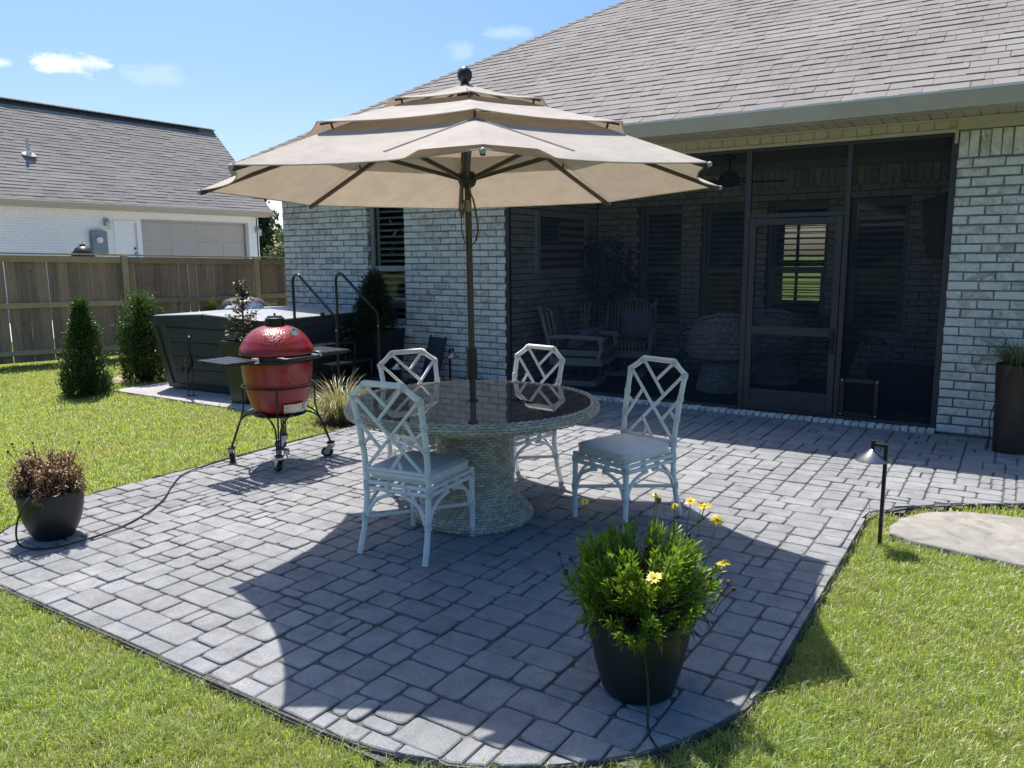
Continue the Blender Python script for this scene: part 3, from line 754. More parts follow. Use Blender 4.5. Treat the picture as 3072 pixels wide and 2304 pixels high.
# ------------------------------------------------------------------ windows
def window(rect,yface,parent,name='window',blades=True,upper_only=False,slat_tilt=.5,through=False,setback=.085):
    x0,x1,z0,z1=rect; y=yface+setback; w=empty(name,(0,0,0),0,parent); f=.045
    b=MB(); b.bbox(x0,x0+f,y-.01,y+.06,z0,z1,.004); b.bbox(x1-f,x1,y-.01,y+.06,z0,z1,.004); b.bbox(x0+f,x1-f,y-.01,y+.06,z1-f,z1,.004); b.bbox(x0+f,x1-f,y-.01,y+.06,z0,z0+f,.004)
    b.build('frame',MT['vinyl_frame'],w)
    zm=z0+(z1-z0)*.455
    b=MB(); b.bbox(x0+f,x1-f,y-.012,y+.04,zm-.035,zm+.035,.004); b.build('meeting_rail',MT['vinyl_frame'],w)
    b=MB(); b.bbox(x0+f,x0+f+.035,y-.002,y+.03,z0+f,zm-.035,.003); b.bbox(x1-f-.035,x1-f,y-.002,y+.03,z0+f,zm-.035,.003); b.bbox(x0+f+.035,x1-f-.035,y-.002,y+.03,z0+f,z0+f+.045,.003); b.build('lower_sash',MT['vinyl_frame'],w)
    for (za,zb,yy) in ((zm+.035,z1-f,y+.028),(z0+f,zm-.035,y+.012)):
        b=MB(); b.add([(x0+f,yy,za),(x1-f,yy,za),(x1-f,yy,zb),(x0+f,yy,zb)],[(0,1,2,3)]); b.build('pane',MT['glass'],w)
    # plantation shutters behind the glass
    ys=y+.10; s=.05
    b=MB(); b.bbox(x0+.02,x0+.02+s,ys-.014,ys+.014,z0,z1,.003); b.bbox(x1-.02-s,x1-.02,ys-.014,ys+.014,z0,z1,.003)
    for za,zb in ((z0,z0+.09),(zm-.04,zm+.04),(z1-.09,z1)): b.bbox(x0+.02+s,x1-.02-s,ys-.014,ys+.014,za,zb,.003)
    b.build('shutter_frame',MT['shutter'],w)
    b=MB(); b.bbox(x0+.025+s,x1-.025-s,-.031,.031,-.0055,.0055,.002); lm=b.mesh('louvre',MT['shutter'])
    for za,zb in ((z0+.11,zm-.06),(zm+.06,z1-.11)):
        n=int((zb-za)/.075)
        for i in range(n):
            o=link('louvre',lm,w); o.location=(0,ys,za+(i+.5)*(zb-za)/n); o.rotation_euler=((slat_tilt),0,0)
    return w
window(WIN_L,YW,house,slat_tilt=.38)
for i,r in enumerate(BWIN): window(r,YB,house,slat_tilt=.12 if i==2 else .32)
# rooms behind the windows: dim boxes; the room behind the porch has a far window
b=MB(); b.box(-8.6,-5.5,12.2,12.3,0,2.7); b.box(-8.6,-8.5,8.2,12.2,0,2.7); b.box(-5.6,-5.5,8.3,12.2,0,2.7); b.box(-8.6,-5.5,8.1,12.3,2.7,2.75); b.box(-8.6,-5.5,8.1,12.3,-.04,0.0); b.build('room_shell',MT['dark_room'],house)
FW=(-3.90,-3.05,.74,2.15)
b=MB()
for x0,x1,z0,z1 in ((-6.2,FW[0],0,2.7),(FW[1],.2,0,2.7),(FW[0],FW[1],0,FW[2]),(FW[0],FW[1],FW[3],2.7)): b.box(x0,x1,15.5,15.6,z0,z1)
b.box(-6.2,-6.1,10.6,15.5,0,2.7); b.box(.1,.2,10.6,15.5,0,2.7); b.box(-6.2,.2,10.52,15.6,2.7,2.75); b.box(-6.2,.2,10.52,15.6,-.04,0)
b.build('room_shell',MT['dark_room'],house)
fwn=empty('window',(0,0,0),0,house)
b=MB(); zm=(FW[2]+FW[3])/2
for a in (FW[0],FW[0]+.28,FW[1]-.05): b.box(a,a+.05,15.52,15.56,FW[2],FW[3])
b.box(FW[0],FW[1],15.525,15.555,zm-.05,zm+.05); b.build('frame',MT['dark_room'],fwn)
for i in range(14):
    z=FW[2]+.05+i*.1; b=MB(); b.box(FW[0],FW[1],15.48,15.515,z-.008,z+.008); b.build('louvre',MT['dark_room'],fwn)
# ------------------------------------------------------------------ screen enclosure
scr=empty('screen_enclosure',(0,0,0),0,house); YS=YW+.03
def bar(x0,x1,z0,z1,name='frame_bar',yy=YS,d=.022,parent=None):
    b=MB(); b.bbox(x0,x1,yy-d,yy+d,z0,z1,.003); return b.build(name,MT['bronze'],parent or scr)
bar(XC,XC+.05,.03,2.62,'post'); bar(-2.36,-2.305,.03,2.62,'post'); bar(-1.432,-1.385,.03,2.62,'post'); bar(-.595,XR,.03,2.62,'post')
bar(XC+.05,-2.36,.03,.062,'bottom_rail'); bar(-1.385,-.595,.03,.062,'bottom_rail'); bar(-2.305,-1.432,1.955,2.0,'door_header'); bar(XC+.05,-2.36,2.59,2.62,'top_rail'); bar(-2.305,-1.432,2.59,2.62,'top_rail'); bar(-1.385,-.595,2.59,2.62,'top_rail')
bar(-2.305,-1.432,.028,.045,'door_sill')
def mesh_panel(x0,x1,z0,z1,yy=YS,parent=None):
    b=MB(); b.add([(x0,yy,z0),(x1,yy,z0),(x1,yy,z1),(x0,yy,z1)],[(0,1,2,3)]); return b.build('screen_mesh',MT['screen'],parent or scr)
mesh_panel(XC+.05,-2.36,.062,2.59); mesh_panel(-2.305,-1.432,2.0,2.59)
PD=(-1.382,-1.035,.066,.435)
mesh_panel(PD[1],-.595,.062,2.59); mesh_panel(-1.385,PD[1],PD[3],2.59)
door=empty('screen_door',(0,0,0),0,house); yd=YS-.012
for x0,x1,z0,z1,nm in ((-2.30,-2.238,.05,1.95,'stile'),(-1.50,-1.437,.05,1.95,'stile'),(-2.238,-1.50,1.885,1.95,'top_rail'),(-2.238,-1.50,.815,.90,'mid_rail'),(-2.238,-1.50,.05,.075,'bottom_rail')):
    bar(x0,x1,z0,z1,nm,yd,.02,door)
bar(-2.238,-1.50,.075,.262,'kick_plate',yd,.012,door)
mesh_panel(-2.238,-1.50,.90,1.885,yd,door); mesh_panel(-2.238,-1.50,.262,.815,yd,door)
b=MB(); b.bbox(-1.487,-1.455,yd-.05,yd-.02,.66,.90,.006); b.tube([(-1.471,yd-.045,.71),(-1.471,yd-.075,.73),(-1.471,yd-.075,.83),(-1.471,yd-.045,.85)],.007,6); b.build('door_handle',MT['black_plastic'],door,40)
pd=empty('pet_door',(0,0,0),0,house); yp=YS-.006
for x0,x1,z0,z1 in ((PD[0],PD[0]+.045,PD[2],PD[3]),(PD[1]-.045,PD[1],PD[2],PD[3]),(PD[0]+.045,PD[1]-.045,PD[3]-.045,PD[3]),(PD[0]+.045,PD[1]-.045,PD[2],PD[2]+.04)):
    b=MB(); b.bbox(x0,x1,yp-.025,yp+.02,z0,z1,.006); b.build('frame_bar',MT['black_plastic'],pd)
b=MB(); b.box(PD[0]+.045,PD[1]-.045,yp-.002,yp+.002,PD[2]+.04,PD[3]-.045); b.build('flap',simple('smoked_flap',(.006,.007,.009),.85,0,.1,3),pd)
for sx in (PD[0]+.02,PD[1]-.02):
    for sz in (PD[2]+.02,PD[3]-.02):
        b=MB(); b.lathe([(.009,0),(.008,.004),(0.001,.006)],10); o=b.build('screw',simple('screw_steel',(.5,.5,.5),.3,.9),pd,40); o.rotation_euler=(PI/2,0,0); o.location=(sx,yp-.026,sz)
# ================================================================== FENCE
A=Vector((-13.0,5.72,0)); E_=Vector((.32,.947,0)).normalized(); NF=Vector((E_.y,-E_.x,0))     # NF faces the yard
fence=empty('wooden_fence',(0,0,0)); tag(fence,'weathered cedar privacy fence with rails and posts beyond the lawn','fence')
FM=Matrix((( E_.x,-NF.x,0,A.x),(E_.y,-NF.y,0,A.y),(0,0,1,0),(0,0,0,1)))     # local x along the fence, +y away from the yard
def ftop(t): return 1.71-.0225*t
bm_=[]
for k in range(6):
    b=MB(); b.bbox(-.0698+random.uniform(0,.001),.0698-random.uniform(0,.001),0,.016,.02,1.0,.002); bm_.append(b.mesh('board',MT['cedar']))
t=-5.0; i=0
while t<9.5:
    o=link('board',bm_[i%6],fence); h=ftop(t)-.03+random.uniform(-.012,.008)
    o.matrix_world=FM@Matrix.Translation((t,0+random.uniform(0,.004),0))@Matrix.Rotation(random.gauss(0,.0012),4,'Y')@Matrix.Diagonal((1,1,h,1))
    t+=.140+random.choice((-.002,-.001,0,.001,.001,.002,.003,.008)); i+=1
PT=[-4.0,-.62+.0,1.78,4.18,6.6,9.0]; PT=[-3.0,-.62,1.86,4.05,6.5,8.9]
for p in PT:
    b=MB(); b.bbox(-.045,.045,-.092,-.004,-.05,ftop(p)+.0,.005); o=b.build('post',MT['cedar_rail'],fence); o.matrix_world=FM@Matrix.Translation((p,0,0))
for a,c in zip([-5.0]+PT,PT+[9.5]):
    for zz,hh in ((.18,.075),(.91,.085),(1.60,.10)):
        L=c-a-.10; 
        if L<.2: continue
        mid=(a+c)/2; top=ftop(mid); z=zz if zz<1.5 else top-.075
        b=MB(); b.bbox(-L/2,L/2,-.04,-.003,-hh/2,hh/2,.004); o=b.build('rail',MT['cedar_rail'],fence); o.matrix_world=FM@Matrix.Translation((mid,0,z))@Matrix.Rotation(.0225 if zz>1.5 else .01,4,'Y')
b=MB()
L=14.5; b.bbox(-L/2,L/2,-.075,.045,-.012,.012,.003); o=b.build('top_cap',MT['cedar_rail'],fence); o.matrix_world=FM@Matrix.Translation((2.25,0,ftop(2.25)+.006))@Matrix.Rotation(.0225,4,'Y')
# ================================================================== NEIGHBOUR
NX_=-24.0; NE=20.15; NS=2.0
nb=empty('white_brick_house',(0,0,0)); tag(nb,'white painted brick house with steep grey roof behind the fence','house')
def m_whitebrick():
    t=NT('painted_brick'); g=t.n('ShaderNodeNewGeometry').outputs['Position']; sp=t.n('ShaderNodeSeparateXYZ'); t.set(sp.inputs[0],g); cb=t.n('ShaderNodeCombineXYZ'); t.set(cb.inputs[0],sp.outputs['Y']); t.set(cb.inputs[1],sp.outputs['Z'])
    br=t.n('ShaderNodeTexBrick'); t.set(br.inputs['Vector'],cb.outputs[0]); br.inputs['Scale'].default_value=1.0; br.inputs['Brick Width'].default_value=.24; br.inputs['Row Height'].default_value=.08; br.inputs['Mortar Size'].default_value=.012
    br.inputs['Color1'].default_value=(.86,.86,.85,1); br.inputs['Color2'].default_value=(.80,.80,.785,1); br.inputs['Mortar'].default_value=(.72,.72,.70,1)
    return t.end(t.bsdf(br.outputs['Color'],.8,0,t.bump(br.outputs['Fac'],-.35,.01),.3))
WBR=m_whitebrick(); NTAN=simple('tan_trim_paint',(.44,.375,.295),.5,0,.04,3)
GAR=(15.17,19.39,0,2.93); SDR=(14.28,15.02,0,2.76)
slabwall('wall',NX_-.3,NX_,NS,NE-.35,-.05,3.12,[GAR,SDR],'y',WBR,nb)
b=MB(); b.box(NX_-5.5,NX_,NE-.40,NE-.30,-.05,3.1); b.add([(NX_,NE-.3,3.1),(NX_-5.4,NE-.3,3.1),(NX_-2.7,NE-.3,5.9)],[(0,1,2)]); b.build('gable_wall',WBR,nb)
y=NS+.05; wm=[]
b=MB(); b.bbox(NX_,NX_+.012,-.035,.035,-.11,.11,.004); sm_=b.mesh('brick',simple('white_paint_brick',(.84,.84,.825),.8,0,.05,9,.3,50))
y=8.5
while y<NE-.4:
    o=link('brick',sm_,nb); o.location=(0,y,3.0); y+=.084
b=MB(); b.bbox(NX_-.02,NX_+.42,NS,NE,3.115,3.14,.004); b.build('soffit',NTAN,nb)
b=MB(); b.bbox(NX_+.40,NX_+.44,NS,NE,3.10,3.29,.006); b.bbox(NX_+.44,NX_+.52,NS,NE,3.17,3.285,.012); b.build('gutter',NTAN,nb)
PTH=math.radians(45.5); RUN=3.1; NZ0=3.29; ex=NX_+.46
b=MB(); rx=ex-RUN; rz=NZ0+RUN*math.tan(PTH)
b.add([(ex,NS,NZ0-.02),(ex,NE,NZ0-.02),(rx,NE,rz-.02),(rx,NS,rz-.02),(2*rx-ex,NE,NZ0-.02),(2*rx-ex,NS,NZ0-.02)],[(0,1,2,3),(3,2,4,5)]); nroof=b.build('roof',MT['shingle'],nb)
Q=Matrix(((0,-math.cos(PTH),math.sin(PTH),ex+.01),(1,0,0,0),(0,math.sin(PTH),math.cos(PTH),NZ0),(0,0,0,1)))   # u->y, v up slope, w outward
rest=[]; rs_=random.Random(8)
for r,a,b_,ra in shingle_rows(lambda r:8.0,lambda r:NE,int(RUN/math.cos(PTH)/EXPO)+1,rs_,.25,.6):
    vs,fs=shingle_geo(b_-a,ra,rs_); vs=[(v[0],v[1],v[2]*1.5) for v in vs]
    rest.append(([Q@Vector((v[0]+(a+b_)/2,v[1]+r*EXPO,v[2])) for v in vs],fs))
joinv(rest,'far_shingles',MT['shingle'],nroof)
b=MB(); b.bbox(NS,NE-.75,-.16,.0,.0,.05,.01,Q@Matrix.Translation((0,RUN/math.cos(PTH)-.02,.01))); b.build('ridge_vent',simple('ridge_vent_dark',(.045,.04,.045),.7),nb)
b=MB(); b.bbox(rx-.16,rx+.16,NS,NE,rz+.031,rz+.045,.004); b.build('ridge_cap',MT['shingle'],nb)
# rake trim
b=MB(); b.add([(ex,NE+.002,NZ0),(ex,NE+.002,NZ0-.16),(rx,NE+.002,rz-.16),(rx,NE+.002,rz)],[(0,1,2,3)]); b.build('rake_board',NTAN,nb)
# garage door with raised panels
gd=empty('garage_door',(0,0,0),0,nb); GM=simple('garage_taupe',(.43,.39,.35),.55,0,.03,2)
b=MB(); b.box(NX_-.16,NX_-.12,GAR[0],GAR[1],0,GAR[3]); b.build('door_leaf',GM,gd)
for j in range(4):
    for i in range(4):
        y0=GAR[0]+.08+i*(GAR[1]-GAR[0]-.1)/4; y1=y0+(GAR[1]-GAR[0]-.1)/4-.12; z1=GAR[3]-.13-j*.62; z0=z1-.48
        for q in (0,):
            b=MB(); b.bbox(NX_-.122,NX_-.108,y0,y1,z0,z1,.012); b.build('panel',GM,gd)
for a,c,z0,z1 in ((GAR[0],GAR[0]+.06,0,GAR[3]),(GAR[1]-.12,GAR[1],0,GAR[3]),(GAR[0]+.06,GAR[1]-.12,GAR[3]-.08,GAR[3])):
    b=MB(); b.box(NX_-.09,NX_-.01,a,c,z0,z1); b.build('door_trim',GM,gd)
sdv=empty('side_door',(0,0,0),0,nb); WP=simple('white_door_paint',(.80,.80,.79),.45,0,.03,3)
b=MB(); b.box(NX_-.10,NX_-.06,SDR[0],SDR[1],0,SDR[3]); b.build('door_leaf',WP,sdv)
for a,c,z0,z1 in ((SDR[0]-.05,SDR[0]+.02,0,SDR[3]+.06),(SDR[1]-.02,SDR[1]+.05,0,SDR[3]+.06),(SDR[0]+.02,SDR[1]-.02,SDR[3],SDR[3]+.06)):
    b=MB(); b.bbox(NX_-.04,NX_+.03,a,c,z0,z1,.006); b.build('door_trim',WP,sdv)
for z in (1.78,1.95):
    b=MB(); b.ball((NX_-.03,SDR[1]-.09,z),.035,10,6); b.build('handle',MT['black_plastic'],sdv,60)
LG=simple('lantern_grey',(.38,.38,.37),.4,.3); LGL=simple('frosted_lamp_glass',(.62,.6,.55),.3)
for yy,zz in ((14.0,2.70),(19.75,2.60)):
    l=empty('wall_lantern',(0,0,0),0,nb); b=MB(); b.bbox(NX_,NX_+.05,yy-.07,yy+.07,zz-.05,zz+.15,.01); b.tube([(NX_+.03,yy,zz+.1),(NX_+.12,yy,zz+.16),(NX_+.17,yy,zz+.1)],.014,6); b.build('bracket',LG,l)
    b=MB(); b.lathe([(.02,.1),(.10,.02),(.085,0.0),(.08,-.16),(.03,-.17)],4,(NX_+.17,yy,zz)); b.build('lamp_glass',LGL,l)
em=empty('meter_box',(0,0,0),0,nb); b=MB(); b.bbox(NX_,NX_+.16,13.45,13.93,1.75,2.47,.015); b.build('box',simple('meter_grey',(.20,.235,.25),.5,.2),em)
b=MB(); b.lathe([(.10,0),(.10,.05),(.08,.08),(0.002,.085)],20); o=b.build('dial',simple('meter_glass',(.75,.76,.76),.2),em,40); o.rotation_euler=(0,PI/2,0); o.location=(NX_+.16,13.66,2.20)
b=MB(); b.bbox(NX_+.16,NX_+.165,13.83,13.87,2.10,2.15,.002); b.build('red_tag',simple('red_tag',(.6,.08,.06),.5),em)
b=MB(); b.tube([(0,0,0),(0,0,.52)],.045,10); o=b.build('vent_pipe',simple('pale_vent_pipe',(.48,.54,.50),.5),nb,40); o.location=(-24.86,12.35,4.62)
b=MB(); b.lathe([(.20,.02),(.08,.09),(.05,.17)],12); o=b.build('vent_flashing',MT['white_metal'],nb); o.location=(-24.86,12.35,4.66); o.rotation_euler=(0,PTH*.5,0)
b=MB(); b.bbox(-.05,.05,-.05,.05,-.05,.05,.01); b.tube([(0,0,0),(.1,.02,-.08)],.03,6); b.tube([(0,0,0),(.02,.14,-.08)],.03,6); o=b.build('floodlight',MT['black_plastic'],nb); o.location=(NX_+.46,NE-.08,3.06)
# neighbour's black ceramic cooker by the meter box
ck=empty('black_cooker',(-22.5,12.38,.09)); tag(ck,'black egg shaped cooker whose dome shows over the fence top','grill')
b=MB(); b.lathe([(.30,1.18),(.33,1.35),(.33,1.55),(.29,1.70),(.20,1.83),(.09,1.90)],20,cap=(True,True)); b.build('dome',simple('black_ceramic',(.012,.014,.018),.35),ck,50)
b=MB(); b.lathe([(.075,1.90),(.08,1.95),(.02,1.97),(.02,1.99)],12,cap=(True,True)); b.build('chimney_cap',MT['black_plastic'],ck,50)
b=MB()
for sx in (-.25,.25):
    for sy in (-.25,.25): b.tube([(sx,sy,-.12),(sx*.9,sy*.9,1.2)],.025,6)
b.build('stand',MT['black_plastic'],ck)
b=MB(); b.lathe([(.34,0),(.36,.05),(.3,.1)],16,cap=(True,True)); 
# ================================================================== far trees
def leafcloud(pts,sizes,nrm=None,asp=.55,seed=1):
    """quads at points with random orientation; returns V,F,rnd"""
    r=np.random.RandomState(seed); n=len(pts); P=np.asarray(pts,float); s=np.asarray(sizes,float)[:,None]
    a=r.normal(size=(n,3)); a/=np.linalg.norm(a,axis=1)[:,None]; b_=r.normal(size=(n,3)); b_-=a*(a*b_).sum(1)[:,None]; b_/=np.linalg.norm(b_,axis=1)[:,None]
    V=np.stack([P-a*s,P-b_*s*asp,P+a*s,P+b_*s*asp],1).reshape(-1,3); F=np.arange(4*n).reshape(-1,4); rv=np.repeat(r.uniform(0,1,n),4); return V,F,rv
MT['farleaf']=m_leaf('far_foliage',[(0,(.022,.045,.018)),(.6,(.045,.08,.028)),(1,(.09,.14,.05))],.25,.03)
MT['trunk']=simple('bark',(.10,.075,.055),.9,0,.3,8,.6,30,.1)
def tree(name,loc,h,r,label,seed,mat,cone=False,n=2600,leaf=.2,grp='trees beyond the fence'):
    t=empty(name,loc); tag(t,label,'tree',grp); rr=np.random.RandomState(seed); P=[];S=[]
    blobs=[]
    nb_=26
    for i in range(nb_):
        z=rr.uniform(.12,1)*h; f=(1-z/h)**.8 if cone else math.sqrt(max(0.05,1-((z/h-.55)/.5)**2)); a=rr.uniform(0,2*PI); q=rr.uniform(.3,.95)*r*f; blobs.append((q*math.cos(a),q*math.sin(a),z,(.25+.35*f)*r*rr.uniform(.6,1.1)))
    for i in range(n):
        c=blobs[rr.randint(nb_)]; d=rr.normal(size=3); d/=np.linalg.norm(d); q=c[3]*rr.uniform(.55,1.0); P.append((c[0]+d[0]*q,c[1]+d[1]*q,max(.2,c[2]+d[2]*q*.8))); S.append(leaf*rr.uniform(.6,1.3))
    V,F,rv=leafcloud(P,S,seed=seed); link('crown',npmesh('crown',V,F,mat,rnd=rv),t)
    b=MB(); b.tube([(0,0,-.1),(.03*h,0,h*.4),(0,.02*h,h*.85)],[.05*h*.6,.03*h*.6,.01*h],8)
    for i in range(7):
        c=blobs[i]; b.tube([(0,0,c[2]*.6),(c[0],c[1],c[2])],[.012*h,.004*h],5)
    b.build('trunk',MT['trunk'],t,60); return t
tree('conifer_tree',(-46.0,38.6,0),6.6,2.0,'dark pointed conifer seen between the two houses',3,MT['farleaf'],True,3600,.16)
tree('leafy_tree',(-41.0,36.3,0),3.3,1.3,'pale green bush beside the brick house corner beyond the fence',4,m_leaf('pale_far_leaf',[(0,(.05,.09,.03)),(1,(.14,.2,.08))],.3,.03),False,2200,.11)
tree('leafy_tree',(-52.0,39.5,0),4.6,2.6,'broad dark tree low beside the white house gable',9,MT['farleaf'],False,3200,.18)
# trees across the open ground on the street side, seen only in the window glass
rr=np.random.RandomState(5); P=[];S=[]
for i in range(64):
    cx,cy,R_=-125+i*2.5+rr.uniform(-2,2),rr.uniform(-60,-46),rr.uniform(3.5,5.5); cz=rr.uniform(3,8)
    for k in range(520):
        d=rr.normal(size=3); d/=np.linalg.norm(d); q=R_*rr.uniform(.5,1); P.append((cx+d[0]*q,cy+d[1]*q,max(.1,cz+d[2]*q*1.4))); S.append(rr.uniform(.35,.8))
V,F,rv=leafcloud(P,S,seed=6); o=link('distant_woodland',npmesh('distant_woodland',V,F,MT['farleaf'],rnd=rv)); tag(o,'distant line of trees across open ground','woodland',kind='stuff')

b=MB(); b.box(-24.0,-14.2,12.6,24,-.06,-.022); b.box(-24.0,-17,4,12.6,-.06,-.024); dw=b.build('bounce_slab',simple('bounce_concrete',(.55,.54,.51),.9,0,.1,2,.2,60,.2)); tag(dw,'unseen pale concrete slab added to bounce light onto the white house',kind='structure')  # unseen pale ground behind the fence, added to bounce sunlight onto the white wall
# ================================================================== TABLE
def strand(b,P,r0,th0,th1,i,thick):
    """one woven strand piece between two profile points: a small pillow"""
def weave(path,seglen,thick,n_off=.5,c=(0,0,0),gap=.0012,seed=1):
    """woven strands laid round a profile of (r,z) points; every row is shifted by half a strand. returns V,F,rnd"""
    V=[];F=[];RV=[];rr=random.Random(seed)
    for i,((r0,z0),(r1,z1)) in enumerate(zip(path,path[1:])):
        rm=(r0+r1)/2; n=max(6,int(2*PI*rm/seglen)); 
        dr,dz=r1-r0,z1-z0; l=math.hypot(dr,dz) or 1; nr,nz_=dz/l,-dr/l
        if nr*1.0+ (0 if abs(nr)>.05 else nz_)<0: nr,nz_=-nr,-nz_
        ro=rr.random()
        for k in range(n):
            a0=2*PI*(k+(i%2)*n_off)/n; a1=a0+2*PI/n; g=gap/rm; b0=len(V); rnd=rr.random()
            for s,bu in ((0,-.6),(.5,1.0),(1,-.6)):
                a=a0+g+(a1-a0-2*g)*s
                for q,bv in ((.06,-.25),(.5,.35),(.94,-.25)):
                    off=thick*(bu+bv)*.5+thick*.35; r=r0+dr*q+nr*off; z=z0+dz*q+nz_*off
                    V.append((c[0]+r*math.cos(a),c[1]+r*math.sin(a),c[2]+z)); RV.append(rnd)
            for s in range(2):
                for q in range(2): F.append((b0+s*3+q,b0+(s+1)*3+q,b0+(s+1)*3+q+1,b0+s*3+q+1))
    return V,F,RV
def resample(prof,step):
    out=[prof[0]]; acc=0
    pts=[]
    for (a,b_),(c,d) in zip(prof,prof[1:]):
        n=max(1,int(math.hypot(c-a,d-b_)/.002))
        for k in range(n): pts.append((a+(c-a)*k/n,b_+(d-b_)*k/n))
    pts.append(prof[-1]); last=pts[0]; res=[last]
    for p in pts:
        if math.hypot(p[0]-last[0],p[1]-last[1])>=step: res.append(p); last=p
    return res
def smoothprof(pts,n=40):
    """Catmull-Rom through (r,z) points"""
    o=[]
    P=[pts[0]]+list(pts)+[pts[-1]]
    for i in range(1,len(P)-2):
        for k in range(n):
            t=k/n; o.append(tuple(.5*((2*P[i][j])+(-P[i-1][j]+P[i+1][j])*t+(2*P[i-1][j]-5*P[i][j]+4*P[i+1][j]-P[i+2][j])*t*t+(-P[i-1][j]+3*P[i][j]-3*P[i+1][j]+P[i+2][j])*t**3) for j in (0,1)))
    o.append(pts[-1]); return o
def m_wicker(name,c0,c1):
    t=NT(name); p=t.pos(); r=t.rnd(); c=t.ramp(r,[(0,c0),(1,c1)]); c=t.mix(.6,c,t.ramp(t.noise(p,60,3),[(.3,(.36,.36,.36)),(.7,(.62,.61,.58))]),'OVERLAY')
    return t.end(t.bsdf(c,.55,0,t.bump(t.noise(p,300,2),.15,.002),.4))
MT['wicker']=m_wicker('grey_resin_wicker',(.40,.355,.285),(.68,.62,.52)); MT['wicker_core']=simple('wicker_core',(.15,.14,.125),.9)
TC=(-2.750,3.815)
table=empty('round_wicker_table',(TC[0],TC[1],0)); tag(table,'round grey wicker pedestal table with brown tinted glass top','table')
bp=smoothprof([(.352,.004),(.365,.03),(.335,.075),(.285,.13),(.248,.20),(.228,.28),(.222,.38),(.226,.50),(.232,.60),(.235,.70)],16)
V,F,RV=weave(resample(bp,.0155),.044,.007); o=link('pedestal_weave',npmesh('pedestal_weave',V,F,MT['wicker'],smooth=True,rnd=RV),table); o['kind']='stuff'
b=MB(); b.lathe([(max(.01,r-.006),z) for r,z in resample(bp,.03)],40,cap=(True,True)); b.build('pedestal_core',MT['wicker_core'],table,60)
rim=smoothprof([(.715,.735),(.735,.742),(.755,.735),(.764,.715),(.760,.690),(.740,.678),(.70,.676)],14)
V,F,RV=weave(resample(rim,.0135),.048,.007,seed=4); o=link('rim_weave',npmesh('rim_weave',V,F,MT['wicker'],smooth=True,rnd=RV),table); o['kind']='stuff'
b=MB(); b.lathe([(.10,.68),(.72,.68),(.755,.69),(.757,.715),(.745,.732),(.715,.73),(.10,.725)],64); b.build('top_frame',MT['wicker_core'],table,60)
def m_tableglass():
    t=NT('brown_tinted_glass'); p=t.pos(); d=t.noise(p,9,5,.7); r=t.ramp(d,[(.4,.02),(.75,.07)])
    return t.end(t.bsdf((.095,.086,.082),r,0,None,.85,0,**{'IOR':1.75}))
b=MB(); b.lathe([(.026,.7305),(.714,.7305),(.7165,.734),(.714,.7375),(.026,.7375)],96); b.build('glass_top',m_tableglass(),table,30)
b=MB(); b.lathe([(.026,.736),(.034,.739),(.034,.743),(.024,.744)],24); b.build('umbrella_ring',MT['black_plastic'],table,40)
b=MB()
for k,(dx,dy) in enumerate(((0,0),(.01,.006),(-.012,.004))):
    b.tube([(-.07+dx,dy,.003),(-.02,.004*k,.006+.002*k),(.06+dx,-.004*k,.004),(.085,.01-.008*k,.005)],[.0016,.004,.0035,.001],5)
o=b.build('dry_twig',simple('dead_twig',(.03,.022,.018),.9)); o.location=(-2.475,3.93,.7375); o.rotation_euler=(0,0,.05); tag(o,'small dark dry twig lying on the glass table top','twig')
